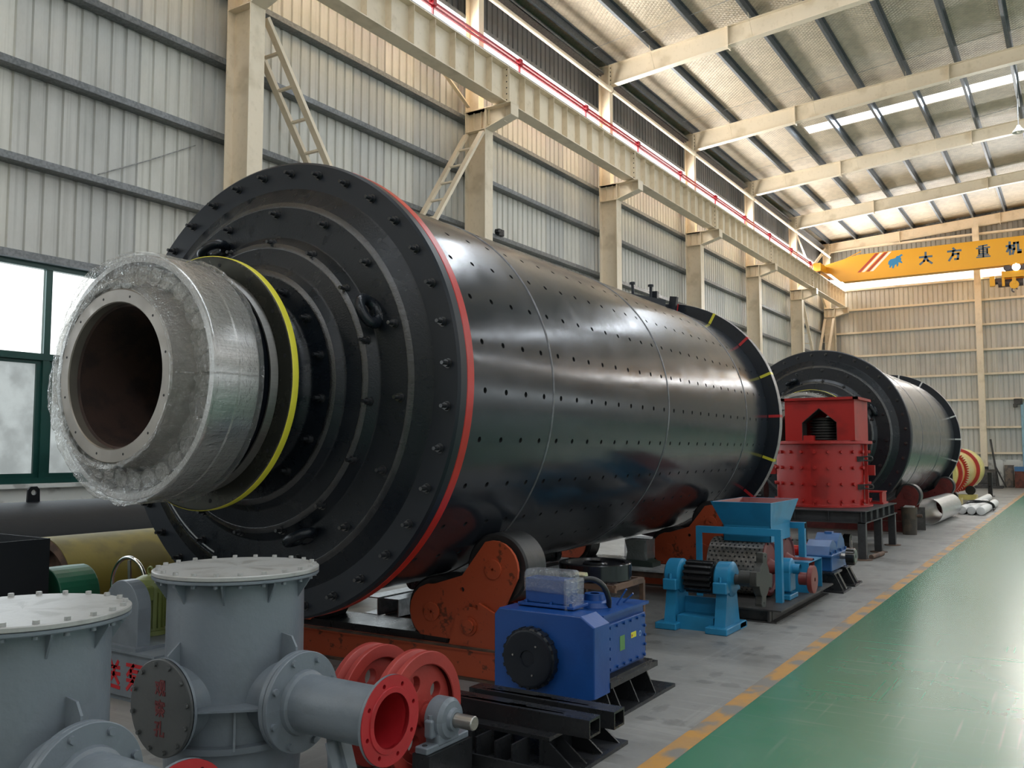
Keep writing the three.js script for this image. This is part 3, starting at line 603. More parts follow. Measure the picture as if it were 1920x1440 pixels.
const mill1 = makeMill('ball_mill', 'huge black drilled ball mill with red rim and film-wrapped bearing, lying in front', { y: 2.026, L: 7.32, shellMat: blackShell, drilled: true, seams: [1.31, 3.66, 6.28], backR: 1.62, ringMat: ringSteel, bandMat: redPaint,
  tapes: [[81, tapeRed], [61.4, tapeYellow], [41.3, tapeRed], [21.2, tapeYellow], [0.8, tapeRed], [-19.9, tapeYellow], [-39.5, tapeRed], [101, tapeYellow]] });
{
  const P = (s, deg, r) => [r * Math.cos(R(deg)), 2.026 + r * Math.sin(R(deg)), -s];
  const c = obj('clamp_bracket', [bar(P(6.2, 100, 1.66), P(6.95, 84, 1.58), 0.1, 0.09, [0, 1, 0]), bar(P(6.9, 88, 1.5), P(6.9, 88, 1.74), 0.1, 0.07, [0, 0, 1]), bar(P(7.1, 81, 1.5), P(7.1, 81, 1.7), 0.1, 0.07, [0, 0, 1])], blackPlate, mill1);
  for (const [s, d] of [[6.5, 93], [6.8, 88.5]]) obj('clamp_bolt', [rod(P(s, d, 1.6), P(s, d, 1.8), 0.02, 10), rod(P(s, d, 1.79), P(s, d, 1.82), 0.04, 6)], blackPlate, c);
}
obj('scratch_line', lathe([[1.2, 0.1225], [1.2, 0.1275], [1.21, 0.1275], [1.21, 0.1225]], 'z', 40, 30, R(-48), R(27)).map((g) => g.translate(0, 2.026, 0)), M('bare_scratch', [0.4, 0.41, 0.42], 0.4, 0.4), mill1);
mill1.position.set(-4.669, 0, -4.286); mill1.rotation.y = R(1.894);
const bareShell = M('dark_shell_steel', [0.075, 0.082, 0.092], 0.27, 0.35, { map: rep(T.paint, 2.6), roughnessMap: T.paintRough, bumpMap: rep(T.castBig, 2.4), bumpScale: 0.0008, ior: 1.9 });
const mill2 = makeMill('ball_mill', 'second ball mill farther back with a smooth undrilled dark shell, behind the red crusher', { y: 1.797, L: 6.95, shellMat: bareShell, drilled: false, seams: [1.9, 4.4], backR: 1.6, ringMat: ringSteel, bandMat: blackPlate,
  tapes: [[80, tapeWhite], [60, tapeWhite], [20, tapeWhite], [-0.5, tapeWhite], [-20, tapeWhite]] });
mill2.scale.setScalar(1.058);
mill2.position.set(-4.29, 0, -17.8); mill2.rotation.y = R(-0.1);

// ---------------------------------------------------------------- roller stands under the mills
const orange = painted('orange_red_paint', 0xb9502e, 0.5, { map: texture(512, 0.7, (i) => { const d = smooth(0.6, 0.72, N2[i] * 0.6 + N3[i] * 0.4); return [1 - 0.65 * d, 1 - 0.5 * d, 1 - 0.4 * d]; }) });
const darkRed = painted('dark_red_paint', 0x6d231f, 0.55, { map: T.scuff });
const rubber = M('roller_tread', [0.035, 0.035, 0.036], 0.42, 0.1, { map: T.scuff, bumpMap: T.cast, bumpScale: 0.0006 });
const blackSteel = M('black_painted_steel', [0.017, 0.018, 0.02], 0.4, 0, { roughnessMap: T.paintRough, bumpMap: T.castBig, bumpScale: 0.001 });
const darkSteel = M('dark_steel', [0.07, 0.066, 0.062], 0.5, 0.3, { map: T.scuff });
const rustSteel = M('rusty_steel', [0.16, 0.115, 0.09], 0.75, 0.1, { map: T.rust, bumpMap: T.cast, bumpScale: 0.001 });
const plainSteel = M('machined_steel', [0.5, 0.48, 0.45], 0.32, 0.85, { map: T.brush });
function arcPts(x, y, r, a0, a1, n = 8) { return Array.from({ length: n + 1 }, (_, i) => { const a = R(a0 + (a1 - a0) * i / n); return [x + r * Math.cos(a), y + r * Math.sin(a)]; }); }
function rollerStand(label, [x, z], paint, turn, A, B, P, half, rr) {
  const t = thing('roller_stand', label, 'roller stand', [x, 0, z], turn);
  obj('base_beam', [slab(-half, half, 0.012, 0.215, -0.24, -0.2), slab(-half, half, 0.012, 0.215, 0.2, 0.24), slab(-half, half, 0.2, 0.216, -0.26, 0.26), slab(-half, half, 0, 0.016, -0.26, 0.26), slab(-half + 0.005, -half + 0.02, 0.01, 0.21, -0.21, 0.21), slab(half - 0.02, half - 0.005, 0.01, 0.21, -0.21, 0.21)], paint, t);
  obj('edge_strip', [slab(-half - 0.01, half + 0.01, 0.212, 0.224, 0.23, 0.264), slab(-half - 0.01, half + 0.01, 0, 0.018, 0.24, 0.27), slab(half - 0.012, half + 0.002, 0, 0.22, 0.225, 0.262)], rustSteel, t);
  obj('oil_tray', slab(-0.78, 0.78, 0.216, 0.27, -0.2, 0.18), blackSteel, t);
  for (const s of [1, -1]) {
    const br = (w) => shape([[s * (P[0] - 0.18), 0.22], [s * (half - 0.005), 0.22], [s * (half - 0.005), 0.43], [s * (P[0] + 0.07), 0.53], ...arcPts(s * P[0], P[1], 0.13, s > 0 ? 60 : 120, s > 0 ? 150 : 30, 5)]);
    const bk = obj('pivot_bracket', extrude(br(), 0.026).translate(0, 0, 0.2), paint, t); obj('pivot_bracket', extrude(br(), 0.026).translate(0, 0, -0.226), paint, t);
    obj('pivot_pin', [cyl(0.045, 0.52, 'z', s * P[0], P[1], 0, 20), ...[0.236, -0.236].map((zz) => cyl(0.062, 0.012, 'z', s * P[0], P[1], zz, 24))], paint, bk);
    const plate = () => shape([...arcPts(s * A[0], A[1], 0.2, s > 0 ? -15 : 195, s > 0 ? 110 : 70, 8), [s * (A[0] + B[0]) / 2, A[1] - 0.06], ...arcPts(s * B[0], B[1], 0.2, s > 0 ? 85 : 95, s > 0 ? 240 : -60, 8), ...arcPts(s * P[0], P[1], 0.13, s > 0 ? 245 : -65, s > 0 ? 330 : -150, 5), [s * (P[0] + 0.25), P[1] + 0.12]], [hole(s * (A[0] + B[0]) / 2, A[1] - 0.16, 0.018)]);
    const rk = obj('rocker_plate', extrude(plate(), 0.024).translate(0, 0, 0.165), paint, t); obj('rocker_plate', extrude(plate(), 0.024).translate(0, 0, -0.19), paint, t);
    obj('rocker_web', slab(s * (P[0] + 0.02), s * (P[0] + 0.2), P[1] + 0.1, P[1] + 0.12, -0.165, 0.165), paint, rk);
    for (const [cx, cy] of [A, B]) {
      const ro = obj('roller', lathe([[0.05, -0.14], [rr - 0.015, -0.14], [rr, -0.128], [rr, 0.128], [rr - 0.015, 0.14], [0.05, 0.14]], 'z', 48).map((g) => g.translate(s * cx, cy, 0)), rubber, t);
      for (const zz of [0.196, -0.196]) obj('axle_cap', lathe([[0.068, zz - 0.006], [0.068, zz + 0.006], [0.04, zz + 0.009], [0.01, zz + 0.009]], 'z', 24, 40).map((g) => g.translate(s * cx, cy, 0)), paint, ro);
    }
  }
  return t;
}
const R1 = [[1.172, 0.768], [0.645, 0.431], [1.0, 0.366], 1.29, 0.25], R2 = [[1.36, 0.72], [0.93, 0.362], [1.24, 0.33], 1.3, 0.235];
rollerStand('orange-red roller stand with black rollers carrying the near end of the big drilled mill', [-4.70, -5.42], orange, R(1.894), ...R1);
rollerStand('orange-red roller stand under the far end of the big drilled mill, behind the black flywheel', [-4.855, -10.2], orange, R(1.894), ...R1);
rollerStand('dark red roller stand under the near end of the farther dark mill', [-4.29, -19.2], darkRed, 0, ...R2);
rollerStand('dark red roller stand under the far end of the farther dark mill', [-4.29, -24.62], darkRed, 0, ...R2);

// ---------------------------------------------------------------- grey conveying pumps and what stands round them
const greyPaint = painted('grey_machine_paint', 0x737b83, 0.36, { bumpScale: 0.002 });
const lidGrey = painted('dusty_lid_paint', 0xa9a9a7, 0.4, { map: texture(512, 0.8, (i) => { const d = smooth(0.5, 0.7, N1[i]) * 0.25 + 0.1 * FINE[i]; return [1 - d, 1 - d * 1.04, 1 - d * 1.1]; }) });
const darkGrey = painted('dark_grey_cover_paint', 0x4b4d4d, 0.45);
const redFlange = painted('red_flange_paint', 0xb0222a, 0.4);
const dimLetter = M('dim_red_lettering', 0x6e2a2b, 0.55);
const letterRed = M('red_lettering', 0xb2222a, 0.5);
const GLYPH = {                                                       // strokes on a unit square
  da: [[[0.06, 0.62], [0.94, 0.62]], [[0.5, 0.97], [0.49, 0.6], [0.36, 0.28], [0.07, 0.04]], [[0.51, 0.62], [0.66, 0.28], [0.94, 0.04]]],
  fang: [[[0.44, 0.99], [0.54, 0.86]], [[0.04, 0.78], [0.96, 0.78]], [[0.42, 0.78], [0.37, 0.42], [0.1, 0.03]], [[0.4, 0.52], [0.8, 0.52], [0.75, 0.08], [0.56, 0.08]]],
  zhong: [[[0.78, 0.98], [0.2, 0.92]], [[0.04, 0.78], [0.96, 0.78]], [[0.2, 0.64], [0.8, 0.64], [0.8, 0.32], [0.2, 0.32], [0.2, 0.64]], [[0.2, 0.48], [0.8, 0.48]], [[0.5, 0.94], [0.5, 0.04]], [[0.14, 0.18], [0.86, 0.18]], [[0.04, 0.03], [0.96, 0.03]]],
  ji: [[[0.02, 0.7], [0.44, 0.7]], [[0.23, 0.98], [0.23, 0.02]], [[0.22, 0.66], [0.03, 0.28]], [[0.25, 0.58], [0.41, 0.4]], [[0.54, 0.4], [0.55, 0.9], [0.81, 0.9], [0.82, 0.1], [0.97, 0.1], [0.97, 0.26]], [[0.54, 0.42], [0.42, 0.04]]],
  song: [[[0.1, 0.96], [0.2, 0.82]], [[0.04, 0.6], [0.22, 0.6], [0.2, 0.24]], [[0.04, 0.1], [0.2, 0.22], [0.42, 0.08], [0.97, 0.05]], [[0.42, 0.98], [0.5, 0.85]], [[0.86, 0.98], [0.77, 0.85]], [[0.38, 0.78], [0.94, 0.78]], [[0.33, 0.55], [0.97, 0.55]], [[0.65, 0.78], [0.62, 0.5], [0.36, 0.2]], [[0.66, 0.5], [0.93, 0.22]]],
  beng: [[[0.06, 0.96], [0.94, 0.96]], [[0.44, 0.96], [0.1, 0.6]], [[0.3, 0.76], [0.78, 0.76], [0.78, 0.56], [0.3, 0.56], [0.3, 0.76]], [[0.5, 0.5], [0.5, 0.04], [0.4, 0.08]], [[0.1, 0.4], [0.42, 0.4], [0.1, 0.08]], [[0.87, 0.47], [0.58, 0.3]], [[0.56, 0.36], [0.94, 0.04]]],
  guan: [[[0.03, 0.78], [0.4, 0.78], [0.05, 0.1]], [[0.08, 0.6], [0.4, 0.12]], [[0.52, 0.42], [0.52, 0.94], [0.92, 0.94], [0.92, 0.42]], [[0.72, 0.78], [0.68, 0.36], [0.46, 0.03]], [[0.78, 0.4], [0.78, 0.07], [0.97, 0.07], [0.97, 0.22]]],
  cha: [[[0.5, 1], [0.5, 0.9]], [[0.05, 0.74], [0.08, 0.87], [0.92, 0.87], [0.95, 0.74]], [[0.3, 0.78], [0.1, 0.52]], [[0.25, 0.7], [0.45, 0.7], [0.14, 0.4]], [[0.55, 0.7], [0.82, 0.7], [0.6, 0.46]], [[0.6, 0.62], [0.95, 0.4]], [[0.32, 0.42], [0.68, 0.42]], [[0.12, 0.28], [0.88, 0.28]], [[0.5, 0.28], [0.5, 0.02]], [[0.3, 0.2], [0.14, 0.05]], [[0.68, 0.2], [0.86, 0.05]]],
  kong: [[[0.08, 0.88], [0.42, 0.88], [0.25, 0.66]], [[0.27, 0.66], [0.27, 0.05], [0.15, 0.08]], [[0.03, 0.38], [0.48, 0.5]], [[0.6, 0.98], [0.6, 0.1], [0.95, 0.1], [0.95, 0.3]]],
};
function glyph(key, x, y, size, stroke, depth = 0.002, wide = 1) {      // on the plane z = 0, painted towards +z
  const g = [];
  for (const line of GLYPH[key]) for (let i = 0; i < line.length - 1; i++) {
    const [a, b] = [line[i], line[i + 1]].map(([u, v]) => [x + u * size * wide, y + v * size]);
    const dx = b[0] - a[0], dy = b[1] - a[1], l = Math.hypot(dx, dy), e = stroke / 2 / l;
    g.push(bar([a[0] - dx * e, a[1] - dy * e, depth / 2], [b[0] + dx * e, b[1] + dy * e, depth / 2], stroke, depth, [0, 0, 1]));
  }
  return g;
}
const hexHead = (r, h, axis) => hexBolt(r, h, axis);
function conveyingPump(label) {
  const t = thing('conveying_pump', label, 'pump');
  obj('vessel', [lathe([[0.3, 0.06], [0.318, 0.3], [0.315, 0.34], [0.312, 1.0]], 'y', 64, 40)], greyPaint, t);
  obj('base_flange', lathe([[0.31, 0.285], [0.355, 0.285], [0.358, 0.3], [0.358, 0.312], [0.31, 0.314], [0.31, 0.33]], 'y', 64, 40), greyPaint, t);
  obj('foot_ring', lathe([[0.29, 0], [0.38, 0], [0.38, 0.02], [0.31, 0.022], [0.3, 0.06]], 'y', 64, 40), greyPaint, t);
  const lid = obj('lid', lathe([[0.001, 1.052], [0.376, 1.05], [0.381, 1.046], [0.381, 1.032], [0.376, 1.029]], 'y', 80, 35), lidGrey, t);
  obj('lid_rim', lathe([[0.31, 1.012], [0.378, 1.012], [0.381, 1.016], [0.381, 1.026], [0.374, 1.028]], 'y', 80, 35), greyPaint, lid);
  ring(22, 0.357, (x, z, a) => { obj('lid_bolt', hexHead(0.0125, 0.013).rotateY(a).translate(x, 1.057, z), lidGrey, lid); obj('lid_nut', hexHead(0.012, 0.012).rotateY(a).translate(x, 1.003, z), greyPaint, lid); }, 0.1);
  ring(10, 0.312, (x, z, a) => obj('gusset', extrude(shape([[0, 0], [0.058, 0], [0.058, -0.012], [0, -0.1]]), 0.008).translate(0, 0, -0.004).rotateY(-a).translate(0.309 * Math.cos(a), 1.012, 0.309 * Math.sin(a)), greyPaint, t), 0.25);
  // outlet towards +x
  const neck = obj('outlet_neck', cyl(0.165, 0.18, 'x', 0.315, 0.485, 0, 48), greyPaint, t);
  obj('outlet_flange', [lathe([[0.15, 0.402], [0.215, 0.402], [0.218, 0.405], [0.218, 0.424], [0.214, 0.427]], 'x', 64, 35).map((g) => g.translate(0, 0.485, 0)), lathe([[0.214, 0.43], [0.218, 0.433], [0.218, 0.452], [0.215, 0.455], [0.1, 0.455]], 'x', 64, 35).map((g) => g.translate(0, 0.485, 0))], greyPaint, neck);
  ring(8, 0.19, (y, z, a) => obj('flange_bolt', hexHead(0.016, 0.016, 'x').rotateX(a).translate(0.462, 0.485 + y, z), greyPaint, neck), 0.35);
  const pipe = obj('outlet_pipe', lathe([[0.108, 0.455], [0.142, 0.455], [0.137, 0.475], [0.124, 0.482], [0.124, 0.94]], 'x', 48, 30).map((g) => g.translate(0, 0.485, 0)), greyPaint, t);
  obj('pipe_bore', lathe([[0.112, 0.46], [0.112, 0.962]], 'x', 48).map((g) => g.translate(0, 0.485, 0)), redFlange, pipe);
  obj('pipe_flange_back', lathe([[0.12, 0.938], [0.18, 0.938], [0.183, 0.942], [0.183, 0.956]], 'x', 64, 35).map((g) => g.translate(0, 0.485, 0)), greyPaint, pipe);
  const fs = shape(arcPts(0, 0, 0.182, 0, 360, 48).slice(0, 48), [hole(0, 0, 0.112), ...ring(8, 0.152, (x, y) => hole(x, y, 0.0095), 0.3)]);
  obj('red_pipe_flange', [extrude(fs, 0.016, 0, 24).rotateY(Math.PI / 2).translate(0.944, 0.485, 0), lathe([[0.135, 0.96], [0.133, 0.965], [0.112, 0.965]], 'x', 48, 35).map((g) => g.translate(0, 0.485, 0))], redFlange, pipe);
  obj('pipe_saddle', [extrude(shape([[-0.03, 0], [0.1, 0], [0.13, 0.1], [0.02, 0.37], [-0.06, 0.37]]), 0.012).rotateY(0).translate(0.66, 0, -0.006), slab(0.62, 0.82, 0, 0.012, -0.09, 0.09), bar([0.66, 0.36, 0], [0.78, 0.02, 0], 0.14, 0.01, [1, 0, 0])], greyPaint, t);
  // inspection port towards +z
  const port = obj('inspection_neck', cyl(0.165, 0.18, 'z', 0, 0.485, 0.29, 48), greyPaint, t);
  obj('inspection_flange', lathe([[0.15, 0.372], [0.205, 0.372], [0.208, 0.375], [0.208, 0.388]], 'z', 64, 35).map((g) => g.translate(0, 0.485, 0)), greyPaint, port);
  const cov = obj('inspection_cover', lathe([[0.205, 0.391], [0.208, 0.393], [0.208, 0.404], [0.204, 0.407], [0.001, 0.407]], 'z', 64, 35).map((g) => g.translate(0, 0.485, 0)), darkGrey, port);
  ring(12, 0.186, (x, y, a) => obj('cover_bolt', hexHead(0.011, 0.012, 'z').rotateZ(a).translate(x, 0.485 + y, 0.412), darkGrey, port), 0.2);
  ['guan', 'cha', 'kong'].forEach((k, i) => obj('red_character', glyph(k, -0.032, 0.485 + 0.055 - i * 0.088, 0.066, 0.0085).map((g) => g.translate(0, 0, 0.407)), dimLetter, port)); void cov;
  // webs between the ports
  obj('web', [extrude(shape([[0.3, 0.12], [0.42, 0.05], [0.42, 0.17], [0.2, 0.36], [0.17, 0.4], [0.05, 0.4], [0.1, 0.3]]), 0.01).rotateX(Math.PI / 2).translate(0, 0.49, 0)], greyPaint, t);
  obj('neck_gusset', extrude(shape([[0.3, 0.63], [0.405, 0.63], [0.405, 0.72], [0.375, 0.765], [0.3, 0.775]]), 0.01).translate(0, 0, -0.005), greyPaint, t);
  obj('neck_gusset', extrude(shape([[0.3, 0.63], [0.375, 0.63], [0.375, 0.7], [0.3, 0.76]]), 0.01).translate(0, 0, -0.005).rotateY(-Math.PI / 2), greyPaint, t);
  for (const a of [-40, -130, 140]) obj('base_rib', extrude(shape([[0.31, 0.3], [0.36, 0.3], [0.33, 0.46], [0.315, 0.47]]), 0.01).translate(0, 0, -0.005).rotateY(R(a)), greyPaint, t);
  return t;
}
const pumpA = conveyingPump('grey conveying pump vessel with a red-faced outlet pipe, beside the red pulleys');
pumpA.position.set(-3.42, 0, -2.92);
const pumpB = dup(pumpA, [-3.3, 0, -1.83], 0, 'nearest grey conveying pump vessel, cut off by the left and lower edge of the photo');
pumpB.scale.setScalar(0.972);
// two red pulleys on one shaft with a grey pillow block
{
  const pulleyRed = painted('pulley_red_paint', 0xa83a33, 0.5);
  const t = thing('pulley_shaft', 'shaft with two red grooved pulleys and a grey pillow block, beside the grey pump', 'pulleys', [-2.85, 0, -3.58]);
  for (const x of [0, -0.29]) {
    const w = obj('pulley', lathe([[0.235, 0.05], [0.24, 0.055], [0.297, 0.055], [0.3, 0.05], [0.3, 0.028], [0.297, 0.024], [0.272, 0.006], [0.272, -0.004], [0.297, -0.02], [0.3, -0.026], [0.3, -0.05], [0.297, -0.055], [0.24, -0.055], [0.235, -0.05]], 'x', 72, 24).map((g) => g.translate(x, 0.3, 0)), pulleyRed, t);
    const disc = shape(arcPts(0, 0, 0.238, 0, 360, 60).slice(0, 60), [...ring(5, 0.15, (a, b) => hole(a, b, 0.045), 0.6)]);
    obj('pulley_web', extrude(disc, 0.035, 0.004, 24).rotateY(Math.PI / 2).translate(x - 0.018, 0.3, 0), pulleyRed, w);
    obj('hub', cyl(0.065, 0.12, 'x', x, 0.3, 0, 32), pulleyRed, w);
  }
  obj('shaft', [cyl(0.05, 0.5, 'x', -0.15, 0.3, 0, 28)], pulleyRed, t);
  obj('shaft_end', lathe([[0.03, 0.2], [0.034, 0.2], [0.034, 0.348], [0.03, 0.352], [0.001, 0.352]], 'x', 28, 30).map((g) => g.translate(0, 0.3, 0)), plainSteel, t);
  const px = 0.17, pb = obj('pillow_block', [lathe([[0.05, px - 0.05], [0.095, px - 0.05], [0.1, px - 0.045], [0.1, px + 0.03], [0.094, px + 0.035], [0.085, px + 0.05], [0.05, px + 0.054]], 'x', 40, 24).map((g) => g.translate(0, 0.3, 0)), rbox(0.085, 0.12, 0.17, px - 0.01, 0.245, 0, 0.014, 3), rbox(0.075, 0.034, 0.34, px - 0.01, 0.185, 0, 0.008), ...[-1, 1].map((s) => rbox(0.05, 0.09, 0.05, px - 0.01, 0.27, s * 0.095, 0.014, 3))], greyPaint, t);
  obj('block_bolt', cyl(0.014, 0.02, 'y', px - 0.01, 0.322, 0.095, 6), greyPaint, pb); obj('block_bolt', cyl(0.014, 0.02, 'y', px - 0.01, 0.322, -0.095, 6), greyPaint, pb);
  obj('block_seal', lathe([[0.034, px + 0.05], [0.056, px + 0.052], [0.05, px + 0.072], [0.036, px + 0.075]], 'x', 28, 30).map((g) => g.translate(0, 0.3, 0)), greyPaint, pb);
  obj('mount_hole', cyl(0.013, 0.003, 'y', px - 0.01, 0.203, 0.14, 12), holeDark, pb);
  obj('foot_block', slab(px - 0.06, px + 0.04, 0, 0.168, -0.18, 0.17), blackSteel, t);
}
// grey screw-pump casing with lettering, belt guard, motor
{
  const t = thing('screw_pump', 'low grey pump casing with red lettering and arched guard, between the two vessels', 'pump', [-5.3, 0, -3.62]);
  obj('casing', [rbox(0.75, 0.28, 0.5, 0, 0.17, -0.2, 0.008), slab(-0.4, 0.4, 0.31, 0.325, -0.5, 0.07), slab(-0.35, 0.35, 0, 0.03, -0.42, 0.03)], greyPaint, t);
  obj('corner_flange', bar([0.385, 0.32, 0.06], [0.385, 0.02, 0.06], 0.03, 0.02), greyPaint, t);
  for (const [k, x] of [['song', -0.2], ['beng', 0.035]]) obj('red_character', glyph(k, x + 0.06, 0.075, 0.17, 0.022).map((g) => g.translate(0, 0, 0.051)), letterRed, t);
  const gs = shape([[-0.17, 0.34], [0.17, 0.34], ...arcPts(0, 0.58, 0.17, 0, 180, 16)]);
  obj('belt_guard', extrude(gs, 0.09, 0.004).translate(-0.03, 0, -0.08), greyPaint, t);
  obj('guard_rim', [slab(-0.28, 0.2, 0.325, 0.345, -0.16, 0.06)], greyPaint, t);
}
{
  const olive = painted('olive_motor_paint', 0x7f8a4e, 0.4);
  const t = thing('electric_motor', 'olive green electric motor with a lifting eye, behind the grey belt guard', 'motor', [-5.56, 0.326, -3.98]);
  obj('motor_body', [cyl(0.105, 0.3, 'y', 0, 0.17, 0, 32), cyl(0.125, 0.03, 'y', 0, 0.015, 0, 32), lathe([[0.108, 0.31], [0.112, 0.33], [0.1, 0.38], [0.06, 0.4], [0.01, 0.405]], 'y', 32, 30)], olive, t);
  ring(20, 0.105, (x, z, a) => obj('cooling_fin', box(0.024, 0.24, 0.007).rotateY(-a).translate(x * 1.06, 0.17, z * 1.06), olive, t), 0.1);
  obj('terminal_box', rbox(0.1, 0.1, 0.08, 0.07, 0.29, 0.09, 0.012), olive, t);
  obj('lifting_eye', new THREE.TorusGeometry(0.028, 0.008, 8, 20).translate(0.0, 0.43, 0), olive, t);
}
{
  const chrome = M('polished_ring_steel', [0.75, 0.75, 0.74], 0.15, 1);
  const t = thing('hand_wheel', 'polished steel hand wheel ring standing between the green guard and the olive motor', 'wheel', [-5.91, -0.1, -4.05]);
  obj('wheel_rim', new THREE.TorusGeometry(0.2, 0.014, 12, 56).translate(0, 0.72, 0), chrome, t);
  obj('spoke', [bar([0, 0.9, 0], [0.03, 0.55, 0], 0.03, 0.012, [0, 0, 1]), rod([0, 0.72, 0], [0, 0.1, -0.05], 0.025)], plainSteel, t);
}
{
  const gd = painted('dark_green_paint', 0x14573f, 0.4);
  const t = thing('green_belt_guard', 'dark green rounded machine guard on a red base beam, in front of the yellow drum', 'machine', [-6.3, 0, -3.6]);
  const s = shape([[-0.34, 0.54], [0.26, 0.54], ...arcPts(0.06, 0.56, 0.2, 0, 90, 8), [-0.12, 0.74], [-0.32, 0.69]]);
  obj('guard', extrude(s, 0.28, 0.01).translate(0, 0, -0.3), gd, t);
  obj('guard_rib', bar([0.02, 0.56, 0.014], [0.0, 0.74, 0.014], 0.02, 0.02), gd, t);
  obj('base_beam', [slab(-0.42, 0.4, 0.47, 0.54, -0.34, 0.1), slab(-0.4, 0.36, 0, 0.47, -0.3, 0.05)], painted('base_red', 0x8c1f2a, 0.45), t);
}
{
  const tankBlack = M('black_tank_paint', [0.009, 0.011, 0.014], 0.55, 0, { specularIntensity: 0.6, bumpMap: T.castBig, bumpScale: 0.001 });
  const t = thing('black_tank', 'long black cylindrical tank with a lifting lug lying under the frosted windows', 'tank', [-8.2, 0, -1.2]);
  obj('tank_shell', lathe([[0.3, 0.1], [0.5, 0.04], [0.56, -0.05], [0.56, -7.4], [0.5, -7.5], [0.1, -7.55]], 'z', 64, 25).map((g) => g.translate(0, 0.57, 0)), tankBlack, t);
  obj('lifting_lug', extrude(shape([[-0.06, 0], [0.06, 0], [0.055, 0.12], [0.03, 0.15], [-0.03, 0.15], [-0.055, 0.12]], [hole(0, 0.095, 0.025)]), 0.02).rotateY(Math.PI / 2).translate(0, 1.12, -3.4), tankBlack, t);
  for (const z of [-0.9, -3.6, -6.3]) obj('saddle', slab(-0.5, 0.5, 0, 0.14, z - 0.1, z + 0.1), blackSteel, t);
  const y = thing('yellow_drum', 'dull yellow steel drum shell lying behind the green guard and the big mill', 'drum', [-7.0, 0, -4.02]);
  const dy = painted('dull_yellow_paint', 0x756a26, 0.6, { map: texture(512, 1.4, (i) => { const d = smooth(0.48, 0.66, N1[i]) * 0.35; return [1 - d, 1 - d * 0.95, 1 - d * 0.3]; }) });
  obj('drum_shell', [lathe([[0.4, 0], [0.455, 0], [0.455, -3.4], [0.3, -3.4]], 'z', 64, 40).map((g) => g.translate(0, 0.457, 0))], dy, y);
  obj('drum_end', lathe([[0.45, 0.002], [0.38, 0.002], [0.36, -0.12], [0.05, -0.16]], 'z', 48, 40).map((g) => g.translate(0, 0.457, 0)), rustSteel, y);
  const d = thing('black_steel_hopper', 'black open steel hopper at the left edge, in front of the yellow drum', 'hopper', [-6.5, 0, -3.15]);
  obj('hopper_body', [slab(-0.95, 0.5, 0.02, 1.0, 0.34, 0.35), slab(-0.95, 0.5, 0.02, 1.0, -0.35, -0.34), slab(0.49, 0.5, 0.02, 1.0, -0.34, 0.34), slab(-0.95, -0.94, 0.02, 1.0, -0.34, 0.34), slab(-0.95, 0.5, 0, 0.02, -0.35, 0.35)], tankBlack, d);
  obj('pale_plug', cyl(0.02, 0.01, 'z', 0.27, 0.93, 0.355, 14), M('pale_plug', 0xc9ccd0, 0.5), d);
}

// ---------------------------------------------------------------- blue gear unit on its black frame, motor rails, flywheel
const blue = painted('blue_gear_paint', 0x16478c, 0.36);
const lightBlue = painted('light_blue_paint', 0x2984b0, 0.36);
const midBlue = painted('mid_blue_paint', 0x26588f, 0.36);
const wrapPlastic = M('crumpled_clear_wrap', [0.9, 0.92, 0.94], 0.07, 0, { transmission: 0.86, thickness: 0, bumpMap: wrinkle, bumpScale: 0.014, side: THREE.DoubleSide });
function crumple(g, seed, amp) {
  const r = rngOf(seed), p = g.attributes.position, ph = Array.from({ length: 12 }, () => [r() * 60 - 30, r() * 60 - 30, r() * 60 - 30, r() * 6]);
  for (let i = 0; i < p.count; i++) {
    const x = p.getX(i), y = p.getY(i), z = p.getZ(i); let a = 0, b = 0, c = 0;
    ph.forEach(([u, v, w, o], k) => { const s = Math.abs(Math.sin(u * x + v * y + w * z + o)) - 0.6; if (k % 3 === 0) a += s; else if (k % 3 === 1) b += s; else c += s; });
    p.setXYZ(i, x + a * amp, y + b * amp, z + c * amp);
  }
  g.computeVertexNormals(); return g;
}
